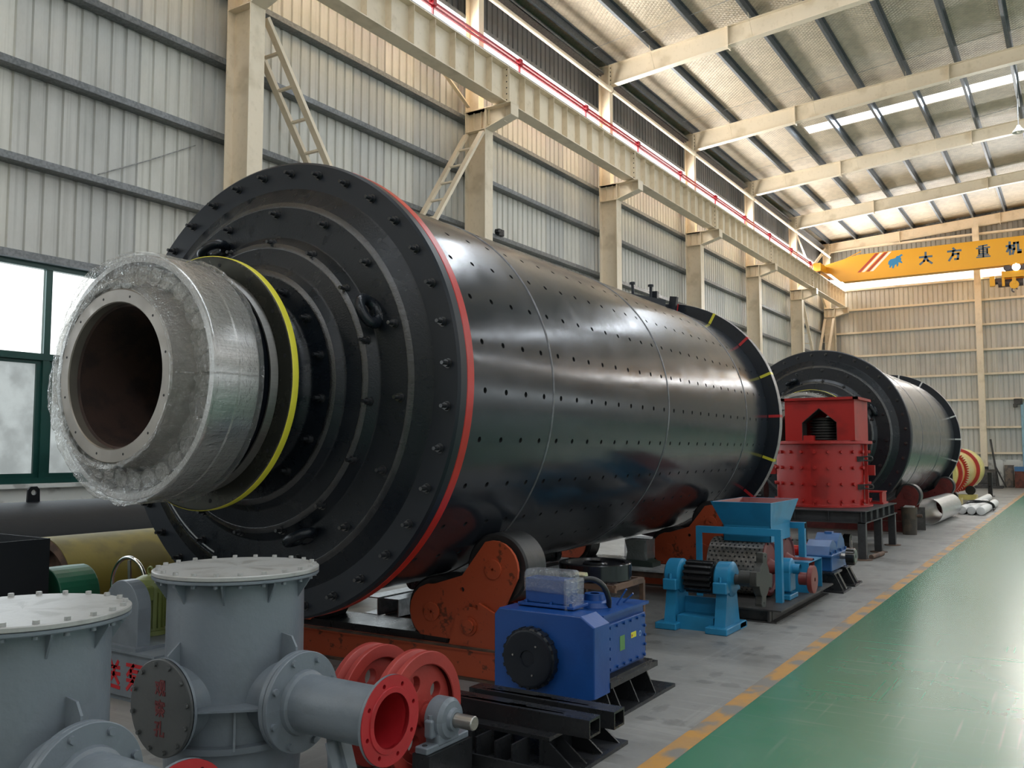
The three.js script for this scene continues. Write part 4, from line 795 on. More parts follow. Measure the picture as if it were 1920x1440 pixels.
{
  const t = thing('gear_unit', 'royal blue gear unit with a black round coupling, on a black steel frame', 'gearbox', [-2.8, 0, -4.72]);
  // the front housing, bevelled along the top and the right corner
  const hs = shape([[-0.34, 0.13], [0.26, 0.13], [0.345, 0.16], [0.345, 0.56], [0.26, 0.615], [-0.31, 0.615], [-0.34, 0.58]]);
  obj('front_housing', extrude(hs, 0.19, 0.008).translate(0, 0, -0.2), blue, t);
  obj('housing_foot', slab(-0.3, 0.28, 0.1, 0.13, -0.19, -0.02), blackSteel, t);
  obj('rear_housing', [rbox(0.56, 0.38, 0.66, 0.0, 0.4, -0.53, 0.012), slab(-0.3, 0.31, 0.58, 0.598, -0.88, -0.212), slab(0.27, 0.285, 0.22, 0.59, -0.23, -0.21)], blue, t);
  const panel = obj('side_cover', rbox(0.03, 0.29, 0.56, 0.295, 0.39, -0.54, 0.006), blue, t);
  for (let i = 0; i < 6; i++) for (const y of [0.265, 0.515]) obj('cover_bolt', cyl(0.01, 0.014, 'x', 0.315, y, -0.29 - i * 0.1, 6), blue, panel);
  for (const y of [0.33, 0.39, 0.45]) for (const z of [-0.285, -0.8]) obj('cover_bolt', cyl(0.01, 0.014, 'x', 0.315, y, z, 6), blue, panel);
  const green = M('green_data_plate', 0x5d8b50, 0.5), yl = M('yellow_sticker', 0xd8cf3a, 0.5), lb = M('pale_ring_sticker', 0x9fb8d8, 0.5);
  obj('data_plate', slab(0.3105, 0.312, 0.35, 0.44, -0.5, -0.43), green, panel);
  obj('sticker', slab(0.3105, 0.312, 0.4, 0.435, -0.67, -0.595), yl, panel);
  obj('sticker_mark', [slab(0.312, 0.3125, 0.408, 0.422, -0.615, -0.602)], M('red_mark', 0xb02a20, 0.5), panel);
  obj('ring_mark', lathe([[0.012, 0.311], [0.018, 0.312], [0.012, 0.3125]], 'x', 20, 20).map((g) => g.translate(0, 0.41, -0.73)), lb, panel);
  // coupling
  const c = obj('coupling', lathe([[0.1, 0.0], [0.175, 0.0], [0.18, 0.004], [0.18, 0.045], [0.172, 0.05], [0.168, 0.052], [0.168, 0.062], [0.155, 0.066], [0.05, 0.06], [0.046, 0.05], [0.02, 0.05], [0.001, 0.05]], 'z', 56, 30).map((g) => g.translate(-0.07, 0.35, 0)), blackPlate, t);
  ring(20, 0.176, (x, y, a) => obj('coupling_tooth', box(0.018, 0.022, 0.05).rotateZ(a).translate(-0.07 + x, 0.35 + y, 0.026), blackPlate, c));
  ring(3, 0.1, (x, y) => obj('coupling_screw', cyl(0.006, 0.004, 'z', -0.07 + x, 0.35 + y, 0.066, 10), plainSteel, c), 0.9);
  // wrapped lubrication block on the lid
  obj('cover_plate', rbox(0.4, 0.018, 0.2, -0.05, 0.64, -0.22, 0.004), blue, t);
  for (const x of [-0.2, -0.02, 0.12]) obj('plate_bolt', cyl(0.01, 0.02, 'y', x, 0.655, -0.14, 6), blue, t);
  const lub = obj('lubrication_block', rbox(0.3, 0.15, 0.14, -0.06, 0.725, -0.22, 0.006), blue, t);
  obj('plastic_wrap', [crinkle(prep(new RoundedBoxGeometry(0.33, 0.13, 0.18, 20, 0.03)), 5, 0.008).translate(-0.06, 0.78, -0.22), crinkle(prep(new RoundedBoxGeometry(0.06, 0.2, 0.17, 14, 0.02)), 9, 0.008).translate(0.1, 0.71, -0.21)], wrapPlastic, lub);
  const hose = obj('hose', tube([[0.06, 0.78, -0.32], [0.16, 0.79, -0.36], [0.21, 0.75, -0.4], [0.22, 0.66, -0.46], [0.2, 0.6, -0.5]], 0.018), blackSteel, t);
  obj('hose_fitting', cyl(0.02, 0.07, 'x', 0.08, 0.81, -0.36, 14), M('brass_fitting', [0.75, 0.68, 0.45], 0.3, 0.8), hose);
  obj('input_bearing', [lathe([[0.1, 0.59], [0.11, 0.6], [0.1, 0.63], [0.07, 0.64], [0.065, 0.68], [0.03, 0.68]], 'y', 32, 30).map((g) => g.translate(0.1, 0, -0.5))], blue, t);
  for (const [z, r] of [[-0.62, 0.02], [-0.72, -0.02]]) obj('lid_rib', bar([0.2, 0.6, z], [0.26, 0.68 + r, z - 0.02], 0.03, 0.01), blue, t);
  // frame
  const f = obj('frame_rail', [slab(-0.34, 0.34, 0.205, 0.225, -0.86, -0.2), slab(0.3, 0.36, 0.175, 0.21, -0.9, -0.2), slab(-0.36, 0.4, 0, 0.022, -1.1, -0.1), slab(0.05, 0.07, 0.02, 0.2, -0.85, -0.2), slab(-0.3, -0.28, 0.02, 0.2, -0.85, -0.2)], blackSteel, t);
  for (const z of [-0.32, -0.56, -0.82]) obj('frame_gusset', extrude(shape([[0.06, 0.022], [0.38, 0.022], [0.3, 0.19], [0.06, 0.19]]), 0.012).translate(0, 0, z), blackSteel, f);
  obj('end_plate', extrude(shape([[-0.3, 0.022], [0.37, 0.022], [0.3, 0.2], [-0.3, 0.2]]), 0.012).translate(0, 0, -0.22), blackSteel, f);
}
// black slotted motor rails, stacked in front of the gear unit
{
  const rail = (label, [x, z], y, turn) => {
    const t = thing('slotted_motor_rail', label, 'steel rail', [x, y, z], turn);
    const top = shape([[-0.46, -0.06], [0.46, -0.06], [0.46, 0.06], [-0.46, 0.06]], [[[-0.28, -0.008], [-0.05, -0.008], [-0.05, 0.008], [-0.28, 0.008]].reverse(), hole(-0.3, 0, 0.022), [[0.05, -0.008], [0.28, -0.008], [0.28, 0.008], [0.05, 0.008]].reverse(), hole(0.3, 0, 0.022)]);
    obj('slotted_top', extrude(top, 0.012).rotateX(-Math.PI / 2).translate(0, 0.078, 0), blackSteel, t);
    obj('side_web', [slab(-0.46, 0.46, 0.012, 0.079, -0.06, -0.05), slab(-0.46, 0.46, 0.012, 0.079, 0.05, 0.06), slab(-0.46, 0.46, 0, 0.012, -0.06, 0.06), slab(-0.46, -0.45, 0.01, 0.078, -0.05, 0.05)], blackSteel, t);
    return t;
  };
  const t = thing('motor_base_frame', 'low black ribbed motor base on the floor in front of the blue gear unit', 'steel frame', [-2.52, 0, -4.2]);
  obj('bottom_plate', slab(-0.42, 0.36, 0, 0.02, -0.36, 0.42), blackSteel, t);
  obj('top_plate', [slab(-0.4, 0.2, 0.14, 0.158, -0.34, 0.22), slab(-0.38, -0.36, 0.02, 0.14, -0.34, 0.22), slab(0.14, 0.16, 0.02, 0.14, -0.34, 0.22)], blackSteel, t);
  for (const z of [-0.3, -0.1, 0.08, 0.2]) obj('side_gusset', extrude(shape([[0.16, 0.02], [0.34, 0.02], [0.18, 0.14], [0.16, 0.14]]), 0.012).translate(0, 0, z), blackSteel, t);
  for (const x of [-0.28, -0.16, -0.04, 0.06]) obj('front_gusset', slab(x, x + 0.012, 0.02, 0.14, 0.2, 0.36), blackSteel, t);
  obj('front_lip', slab(-0.42, 0.3, 0.02, 0.075, 0.4, 0.415), blackSteel, t);
  rail('rear one of two black slotted rails, nearest the blue gear unit', [-2.56, -4.33], 0.158, 0);
  rail('front one of two black slotted rails, on the black ribbed motor base', [-2.6, -4.13], 0.158, 0.0);
}
// flywheel on a rusty stool
{
  const t = thing('steel_stool', 'rusty angle-iron stool behind the blue gear unit, carrying the black flywheel', 'stool', [-3.3, 0, -6.45]);
  obj('stool_top', [bar([-0.26, 0.56, -0.26], [0.26, 0.56, -0.26], 0.04, 0.04), bar([-0.26, 0.56, 0.26], [0.26, 0.56, 0.26], 0.04, 0.04), bar([-0.26, 0.56, -0.26], [-0.26, 0.56, 0.26], 0.04, 0.04), bar([0.26, 0.56, -0.26], [0.26, 0.56, 0.26], 0.04, 0.04)], rustSteel, t);
  for (const [x, z] of [[-1, -1], [1, -1], [-1, 1], [1, 1]]) obj('leg', slab(x * 0.26 - 0.018, x * 0.26 + 0.018, 0, 0.56, z * 0.26 - 0.018, z * 0.26 + 0.018), rustSteel, t);
  obj('brace', bar([0.26, 0.5, 0.24], [0.26, 0.1, -0.24], 0.015, 0.015), rustSteel, t);
  const f = thing('flywheel', 'thick glossy black flywheel disc lying on the rusty stool', 'flywheel', [-3.33, 0.582, -6.45]);
  const gl = M('gloss_black_paint', [0.012, 0.012, 0.014], 0.16);
  obj('flywheel_rim', lathe([[0.2, 0], [0.285, 0], [0.29, 0.006], [0.29, 0.125], [0.284, 0.132], [0.24, 0.132], [0.235, 0.115], [0.1, 0.112]], 'y', 64, 30), gl, f);
  obj('flywheel_hub', [lathe([[0.1, 0.0], [0.1, 0.12], [0.085, 0.13], [0.05, 0.13]], 'y', 40, 30), cyl(0.2, 0.01, 'y', 0, 0.02, 0)], gl, f);
  const m = thing('upright_motor', 'black upright motor standing under the flywheel, behind the blue gear unit', 'motor', [-3.0, 0, -5.98]);
  obj('motor_body', [cyl(0.11, 0.5, 'y', 0, 0.27, 0, 28), cyl(0.13, 0.02, 'y', 0, 0.01, 0, 28), cyl(0.12, 0.04, 'y', 0, 0.52, 0, 28)], blackSteel, m);
  ring(16, 0.112, (x, z, a) => obj('cooling_fin', box(0.016, 0.4, 0.006).rotateY(-a).translate(x * 1.04, 0.28, z * 1.04), blackSteel, m));
}

// ---------------------------------------------------------------- roll crusher group beyond the gear unit
const brownRed = painted('red_oxide_paint', 0x7c332e, 0.42);
const darkCasting = M('dark_casting', [0.034, 0.034, 0.03], 0.5, 0.1, { bumpMap: T.cast, bumpScale: 0.0015 });
{
  const t = thing('pinion_stand', 'light blue bearing stand holding a black toothed pinion, beside the gear unit on the floor', 'bearing stand', [-2.95, 0, -7.86]);
  obj('stand_base', [slab(-0.36, 0.3, 0, 0.05, -0.28, -0.1), slab(-0.2, 0.14, 0, 0.12, -0.2, 0.16), rbox(0.2, 0.06, 0.54, 0.2, 0.03, 0, 0.01), rbox(0.2, 0.06, 0.54, -0.27, 0.03, 0, 0.01), slab(-0.24, 0.18, 0.04, 0.26, -0.1, -0.07)], lightBlue, t);
  for (const x of [0.21, -0.26]) {
    const s = obj('pedestal', [extrude(shape([[-0.2, 0.04], [0.2, 0.04], [0.13, 0.34], [-0.13, 0.34]]), 0.1).rotateY(Math.PI / 2).translate(x - 0.05, 0, 0), rbox(0.13, 0.1, 0.38, x, 0.39, 0, 0.012)], lightBlue, t);
    obj('bearing_housing', lathe([[0.05, -0.08], [0.12, -0.08], [0.15, -0.06], [0.155, 0.06], [0.13, 0.075], [0.11, 0.08], [0.05, 0.085]], 'x', 40, 25).map((g) => g.translate(x, 0.455, 0)), lightBlue, s);
    for (const z of [-0.16, 0.16]) obj('clamp_bolt', cyl(0.014, 0.05, 'y', x, 0.46, z, 6), lightBlue, s);
  }
  const n = 16, prof = [];
  for (let i = 0; i < n; i++) { const a = i * 2 * Math.PI / n, w = Math.PI / n; for (const [da, r] of [[-0.9 * w, 0.108], [-0.5 * w, 0.115], [-0.28 * w, 0.145], [0.28 * w, 0.145], [0.5 * w, 0.115], [0.9 * w, 0.108]]) prof.push([r * Math.cos(a + da), r * Math.sin(a + da)]); }
  obj('pinion', extrude(shape(prof), 0.25, 0.003).rotateY(Math.PI / 2).translate(-0.15, 0.455, 0), blackSteel, t);
  obj('pinion_shaft', cyl(0.045, 0.72, 'x', 0.06, 0.455, 0, 24), darkSteel, t);
  const lob = []; for (let i = 0; i < 96; i++) { const a = i / 96 * Math.PI * 2, r = 0.15 + 0.08 * smooth(0.1, 0.55, Math.cos(4 * (a - 0.15))); lob.push([r * Math.cos(a), r * Math.sin(a)]); }
  const c = obj('coupling_half', [extrude(shape(lob, [hole(0.2 * Math.cos(0.15), 0.2 * Math.sin(0.15), 0.014), hole(-0.2 * Math.cos(0.15), -0.2 * Math.sin(0.15), 0.014)]), 0.05, 0.006).rotateY(Math.PI / 2).rotateX(Math.PI / 2 - 0.3).translate(0.5, 0.47, 0), cyl(0.07, 0.16, 'x', 0.42, 0.47, 0, 36)], darkCasting, t); void c;
}
{
  const t = thing('roll_crusher', 'roll crusher with a light blue hopper over a perforated drum on a black base', 'crusher', [-2.95, 0, -9.4]);
  obj('base_frame', [slab(-0.52, 0.5, 0, 0.014, -1.0, 1.02), slab(-0.52, 0.55, 0.112, 0.126, -1.0, 1.04), slab(0.42, 0.44, 0.01, 0.115, -1.0, 1.03), slab(-0.52, 0.44, 0.01, 0.115, 0.94, 0.96), slab(-0.52, 0.44, 0.01, 0.115, -0.96, -0.94), slab(-0.52, -0.5, 0.01, 0.115, -0.96, 0.96)], darkSteel, t);
  for (const [z0, words] of [[0.27, 'drum'], [-0.36, 'rear_drum']]) {
    const yc = 0.42;
    const perf = [];
    const Rd = 0.285, rows = 40, cols = 12;
    if (words === 'drum') {
      for (let i = 0; i < rows; i++) for (let j = 0; j < cols; j++) {
        const a = (i + (0)) / rows * Math.PI * 2, x = -0.33 + (j + (i % 2) * 0.5 + 0.3) * 0.575 / cols;
        if (x > 0.2 || Math.cos(a) < 0.1) continue;                    // dimples on the half facing the hall
        perf.push(cyl(0.0105, 0.004, 'y', 0, 0, 0, 10).translate(0, Rd, 0).rotateX(Math.PI / 2 - a + Math.PI / 2 * 0 - Math.PI / 2 + R(75)).translate(x, yc, z0));
      }
    }
    const d = obj(words, lathe([[0.2, -0.345], [0.28, -0.345], [Rd, -0.34], [Rd, 0.225], [0.28, 0.23]], 'x', 72, 30).map((g) => g.translate(0, yc, z0)), words === 'drum' ? M('perforated_drum_steel', [0.34, 0.31, 0.28], 0.36, 0.45, { map: T.scuff, roughnessMap: T.paintRough }) : brownRed, t);
    if (perf.length) obj('drum_dimples', perf, holeDark, d).userData.kind = 'stuff';
    obj('end_disc', [lathe([[0.285, 0.222], [0.286, 0.232], [0.25, 0.24], [0.23, 0.225], [0.09, 0.225], [0.07, 0.26], [0.05, 0.3], [0.045, 0.5]], 'x', 64, 25).map((g) => g.translate(0, yc, z0))], brownRed, d);
    ring(6, 0.262, (y, z) => obj('disc_bolt', cyl(0.012, 0.014, 'x', 0.243, yc + y, z0 + z, 6), darkSteel, d), 0.4);
    if (words !== 'drum') continue;
    const pb = obj('pillow_block', [rbox(0.13, 0.2, 0.2, 0.39, 0.3, z0, 0.015, 3), rbox(0.15, 0.05, 0.3, 0.39, 0.152, z0, 0.01), lathe([[0.04, 0.32], [0.09, 0.325], [0.105, 0.335], [0.105, 0.445], [0.09, 0.455], [0.05, 0.46], [0.05, 0.53]], 'x', 36, 25).map((g) => g.translate(0, yc - 0.1 * 0, z0))], lightBlue, t); void pb;
    obj('coupling_flange', lathe([[0.03, 0.52], [0.062, 0.52], [0.062, 0.6], [0.07, 0.61], [0.12, 0.615], [0.135, 0.625], [0.135, 0.665], [0.12, 0.67], [0.02, 0.67]], 'x', 40, 25).map((g) => g.translate(0, yc - 0.09, z0)), brownRed, t);
  }
  const portal = (x0, x1, z, top) => [slab(x0, x0 + 0.065, 0.126, top - 0.065, z - 0.006, z + 0.006), slab(x0, x0 + 0.008, 0.126, top - 0.065, z - 0.06, z - 0.006), slab(x1 - 0.065, x1, 0.126, top - 0.065, z - 0.006, z + 0.006), slab(x1 - 0.008, x1, 0.126, top - 0.065, z - 0.06, z - 0.006), slab(x0, x1, top - 0.065, top, z - 0.006, z + 0.006), slab(x0, x1, top - 0.008, top, z - 0.07, z - 0.006)];
  obj('front_portal', portal(-0.43, 0.44, 0.6, 0.83), lightBlue, t);
  obj('rear_portal', portal(-0.43, 0.4, -0.42, 0.83), lightBlue, t);
  // hopper: a flared funnel of four plates above a straight chute
  const ringPts = (x0, x1, z0, z1, y) => [V(x0, y, z1), V(x1, y, z1), V(x1, y, z0), V(x0, y, z0)];
  const plates = (A, B, th) => [0, 1, 2, 3].map((i) => {
    const a = A[i], b = A[(i + 1) % 4], c = B[(i + 1) % 4], d = B[i], n = b.clone().sub(a).cross(d.clone().sub(a)).normalize().multiplyScalar(-th);
    const q = [a, b, c, d], p = q.map((v) => v.clone().add(n)), pos = [], f = (...v) => { for (const k of v) pos.push(k.x, k.y, k.z); };
    f(q[0], q[1], q[2], q[0], q[2], q[3], p[0], p[2], p[1], p[0], p[3], p[2]);
    for (let k = 0; k < 4; k++) { const m = (k + 1) % 4; f(q[k], p[k], p[m], q[k], p[m], q[m]); }
    const g = new THREE.BufferGeometry(); g.setAttribute('position', new THREE.Float32BufferAttribute(pos, 3)); g.computeVertexNormals(); return g;
  });
  const low = ringPts(-0.21, 0.28, -0.3, 0.4, 0.68), mid = ringPts(-0.21, 0.28, -0.3, 0.4, 0.84), high = ringPts(-0.29, 0.33, -0.47, 0.55, 1.08);
  const hop = obj('hopper', [plates(low, mid, 0.006), plates(mid, high, 0.006)], lightBlue, t);
  const inn = (q, d) => q.map((v) => V(v.x + (v.x < 0 ? d : -d), v.y, v.z + (v.z < 0 ? d : -d)));
  obj('hopper_lining', [plates(inn(low, 0.012), inn(mid, 0.012), 0.003), plates(inn(mid, 0.012), inn(high, 0.012), 0.003)], brownRed, hop);
  obj('spring_box', [slab(0.16, 0.5, 0.43, 0.44, -0.72, -0.16), slab(0.16, 0.5, 0.126, 0.43, -0.17, -0.16), slab(0.16, 0.5, 0.126, 0.43, -0.72, -0.71), slab(0.17, 0.18, 0.126, 0.43, -0.71, -0.17)], lightBlue, t);
  obj('lubricator_spike', new THREE.CylinderGeometry(0.004, 0.04, 0.12, 16).translate(0.42, 0.36, -0.42), lightBlue, t);
}
{
  const t = thing('gear_reducer', 'blue gear reducer with peaked ribs on two black pedestals, before the table', 'gearbox', [-2.6, 0, -11.05]);
  for (const z of [0.3, -0.3]) {
    const p = obj('pedestal', [extrude(shape([[-0.2, 0.02], [0.24, 0.02], [0.15, 0.2], [-0.2, 0.2]]), 0.3).translate(0, 0, z - 0.15), slab(-0.22, 0.28, 0, 0.022, z - 0.2, z + 0.22), slab(-0.2, 0.18, 0.2, 0.22, z - 0.2, z + 0.2)], blackSteel, t);
    for (const d of [0.13, -0.02]) obj('rib', extrude(shape([[0.2, 0.02], [0.26, 0.02], [0.17, 0.2], [0.14, 0.2]]), 0.012).translate(0, 0, z + d), blackSteel, p);
  }
  obj('lower_case', [rbox(0.34, 0.18, 0.86, -0.03, 0.31, 0, 0.015), rbox(0.36, 0.025, 0.96, -0.03, 0.395, 0, 0.006)], midBlue, t);
  const cap = (z0, z1, h) => extrude(shape([[z0, 0.405], [z1, 0.405], [z1 - 0.06, 0.405 + h * 0.6], [(z0 + z1) / 2 + 0.04, 0.405 + h], [(z0 + z1) / 2 - 0.04, 0.405 + h], [z0 + 0.06, 0.405 + h * 0.6]].map(([a, b]) => [a, b])), 0.26, 0.004).rotateY(-Math.PI / 2).translate(0.1, 0, 0);
  const c = obj('upper_case', [cap(-0.42, 0.02, 0.2), cap(-0.02, 0.42, 0.15), rbox(0.09, 0.03, 0.1, -0.03, 0.61, -0.2, 0.006)], midBlue, t);
  for (const z of [0.36, 0.12, -0.12, -0.36]) obj('case_bolt', cyl(0.014, 0.04, 'y', 0.12, 0.42, z, 6), midBlue, c);
  const glossRed = painted('gloss_red_paint', 0xb5201c, 0.18);
  for (const [z, r] of [[0.12, 0.085], [-0.2, 0.075]]) obj('red_coupling', lathe([[0.03, -0.18], [r, -0.2], [r, -0.3], [r * 0.85, -0.31], [r * 0.85, -0.38], [0.02, -0.38]], 'x', 36, 25).map((g) => g.translate(0, 0.4, z)), glossRed, t);
  const gl = M('gloss_black_coupling', [0.02, 0.02, 0.02], 0.12);
  const k = obj('black_coupling', lathe([[0.03, 0.2], [0.1, 0.21], [0.1, 0.3], [0.085, 0.31], [0.02, 0.31]], 'x', 36, 25).map((g) => g.translate(0, 0.36, -0.02)), gl, t);
  obj('shaft', cyl(0.032, 0.12, 'x', 0.17, 0.36, 0.0), plainSteel, k);
  const s = thing('coupling_half', 'small glossy black coupling standing on the floor between the reducer and the table legs', 'coupling', [-3.2, 0, -14.9]);
  obj('coupling_body', lathe([[0.02, -0.06], [0.13, -0.06], [0.14, -0.05], [0.14, 0.05], [0.1, 0.06], [0.02, 0.06]], 'x', 40, 30).map((g) => g.translate(0, 0.141, 0)), gl, s);
  obj('coupling_bore', cyl(0.05, 0.125, 'x', 0, 0.141, 0), plainSteel, s);
  const r = thing('steel_rod', 'short rusty steel rod lying on the floor at the foot of the black table leg', 'rod', [-2.66, 0, -14.35]);
  obj('rod_body', [rod([-0.03, 0.035, 0.3], [0.02, 0.035, -0.3], 0.034, 18)], rustSteel, r);
}
// red vertical crusher on its black table
{
  const dirtyRed = painted('bright_red_paint', 0xa6211d, 0.42, { map: texture(512, 1.6, (i) => { const d = smooth(0.52, 0.7, N1[i]) * 0.3; return [1 - d, 1 - d * 0.8, 1 - d * 0.7]; }) });
  const tableSteel = M('dark_table_paint', [0.032, 0.033, 0.036], 0.5, 0, { map: T.scuff });
  const t = thing('steel_table', 'heavy black steel table on round-footed legs, carrying the bright red crusher', 'table', [-3.55, 0, -15.15]);
  obj('table_top', [slab(-1.3, 0.83, 0.695, 0.71, -1.35, 1.27), slab(-1.3, 0.82, 0.53, 0.545, 1.17, 1.27), slab(-1.3, 0.82, 0.545, 0.695, 1.2, 1.215), slab(0.72, 0.83, 0.53, 0.545, -1.35, 1.27), slab(0.76, 0.775, 0.545, 0.695, -1.35, 1.27), slab(-1.3, -1.2, 0.53, 0.545, -1.35, 1.27), slab(-1.255, -1.24, 0.545, 0.695, -1.35, 1.27)], tableSteel, t);
  for (const z of [0.85, 0.4, -0.1, -0.6, -1.1]) obj('web_rib', slab(0.72, 0.825, 0.545, 0.695, z - 0.006, z + 0.006), tableSteel, t);
  for (const x of [-0.2, 0.3]) obj('web_rib', slab(x - 0.006, x + 0.006, 0.545, 0.695, 1.17, 1.265), tableSteel, t);
  for (const [x, z] of [[0.77, 1.22], [0.77, 0.02], [0.77, -1.2], [-1.2, 1.1], [-0.72, -1.2]]) {
    const l = obj('leg', slab(x - 0.055, x + 0.055, 0.014, 0.53, z - 0.055, z + 0.055), tableSteel, t);
    obj('foot_disc', cyl(0.13, 0.014, 'y', x, 0.007, z, 28), rustSteel, l);
  }
  const c = thing('vertical_crusher', 'bright red bolted vertical shaft crusher with a house-shaped feed opening', 'crusher', [-3.63, 0.71, -15.15]);
  obj('drum', lathe([[0.74, 0], [0.77, 0.004], [0.77, 0.03], [0.715, 0.034], [0.71, 0.05], [0.71, 0.99], [0.77, 0.995], [0.785, 1.0], [0.785, 1.04], [0.77, 1.045], [0.3, 1.05]], 'y', 96, 28), dirtyRed, c);
  const nut = merge([cyl(0.027, 0.045, 'z', 0, 0, 0.02, 6)]);
  for (const y of [0.1, 0.365, 0.62, 0.87]) for (let i = 0; i < 22; i++) {
    const a = (i + 0.3) / 22 * Math.PI * 2, m = new THREE.Mesh(nut, dirtyRed); m.name = 'shell_bolt'; m.castShadow = m.receiveShadow = true; m.position.set(0.71 * Math.sin(a), y, 0.71 * Math.cos(a)); m.rotation.y = a; c.add(m);
  }
  for (let i = 0; i < 11; i++) { const a = i / 11 * Math.PI * 2 + 0.2; obj('foot_gusset', extrude(shape([[0, 0], [0.055, 0], [0, 0.06]]), 0.01).translate(0.71, 0.03, 0).rotateY(a), dirtyRed, c); }
  // feed box with the gabled opening
  const wall = shape([[-0.54, 1.05], [0.54, 1.05], [0.54, 1.7], [-0.54, 1.7]], [[[-0.27, 1.055], [-0.27, 1.34], [0, 1.57], [0.27, 1.34], [0.27, 1.055]].reverse()]);
  const fb = obj('feed_box', [extrude(wall, 0.012).translate(0.1, 0, 0.5), extrude(wall, 0.012).translate(0.1, 0, -0.5), slab(-0.44, -0.428, 1.05, 1.7, -0.5, 0.5), slab(0.628, 0.64, 1.05, 1.7, -0.5, 0.5), slab(-0.44, 0.64, 1.69, 1.7, -0.5, 0.5)], dirtyRed, c);
  const tun = []; for (const [a, b] of [[[-0.27, 1.055], [-0.27, 1.34]], [[-0.27, 1.34], [0, 1.57]], [[0, 1.57], [0.27, 1.34]], [[0.27, 1.34], [0.27, 1.055]]]) tun.push(bar([a[0] + 0.1, a[1], 0.36], [b[0] + 0.1, b[1], 0.36], 0.28, 0.012, [0, 0, 1]).clone());
  const lining = [[[-0.27, 1.055], [-0.27, 1.34]], [[-0.27, 1.34], [0, 1.57]], [[0, 1.57], [0.27, 1.34]], [[0.27, 1.34], [0.27, 1.055]]].map(([a, b]) => bar([a[0] + 0.1, a[1], 0.37], [b[0] + 0.1, b[1], 0.37], 0.012, 0.28, [0, 0, 1]));
  obj('opening_lining', lining, darkSteel, fb); void tun;
  obj('top_rim', [slab(-0.5, 0.7, 1.695, 1.735, 0.5, 0.57), slab(-0.5, 0.7, 1.695, 1.735, -0.56, -0.49), slab(-0.5, -0.43, 1.695, 1.735, -0.56, 0.57), slab(0.63, 0.7, 1.695, 1.735, -0.56, 0.57)], dirtyRed, fb);
  const pr = [[0.1, 1.06]]; for (let i = 0; i < 8; i++) pr.push([0.24, 1.07 + i * 0.045], [0.24, 1.09 + i * 0.045], [0.2, 1.1 + i * 0.045], [0.2, 1.112 + i * 0.045]); pr.push([0.05, 1.43]);
  obj('grooved_pulley', lathe(pr, 'y', 56, 20).map((g) => g.translate(0.1, 0, 0.1)), darkSteel, c);
  obj('hinge_block', [slab(-0.1, 0.06, 1.045, 1.13, 0.62, 0.72)], dirtyRed, c);
  for (const y of [0.3, 0.74]) obj('door_clasp', [tube([[0.68, y, 0.3], [0.84, y, 0.3], [0.84, y + 0.05, 0.3], [0.68, y + 0.05, 0.3]], 0.012, 24, 8), slab(0.62, 0.72, y - 0.02, y + 0.06, 0.26, 0.34)], darkSteel, c);
  obj('side_seam', slab(0.7, 0.75, 0.05, 0.99, 0.16, 0.19), dirtyRed, c);
  obj('side_bracket', slab(0.73, 0.84, 0.5, 0.66, 0.05, 0.12), dirtyRed, c); obj('side_bracket', slab(-0.84, -0.72, 0.5, 0.66, 0.05, 0.12), dirtyRed, c);
  const mt = obj('motor_mount', [slab(0.35, 0.8, 0, 0.03, -1.2, -0.75), slab(0.36, 0.4, 0.03, 0.2, -1.15, -0.78), slab(0.74, 0.78, 0.03, 0.2, -1.15, -0.78), slab(0.35, 0.79, 0.19, 0.21, -1.16, -0.77)], dirtyRed, c);
  obj('mount_hole', cyl(0.06, 0.012, 'z', 0.57, 0.1, -0.77, 20), holeDark, mt);
}
{
  const t = thing('finned_motor', 'dark finned electric motor left of the red crusher drum, behind the big mill', 'motor', [-4.76, 0.71, -15.0]);
  obj('motor_body', [cyl(0.16, 0.5, 'x', 0, 0.22, 0, 28), cyl(0.1, 0.1, 'x', -0.28, 0.22, 0, 24), slab(-0.2, 0.2, 0, 0.04, -0.18, 0.18), slab(-0.18, 0.18, 0.02, 0.1, -0.1, 0.1)], darkSteel, t);
  for (let i = 0; i < 16; i++) obj('cooling_fin', box(0.42, 0.03, 0.012).rotateX(0).translate(0, 0.18, 0).rotateX(i / 16 * Math.PI * 2).translate(0, 0.22, 0), galv, t);
}
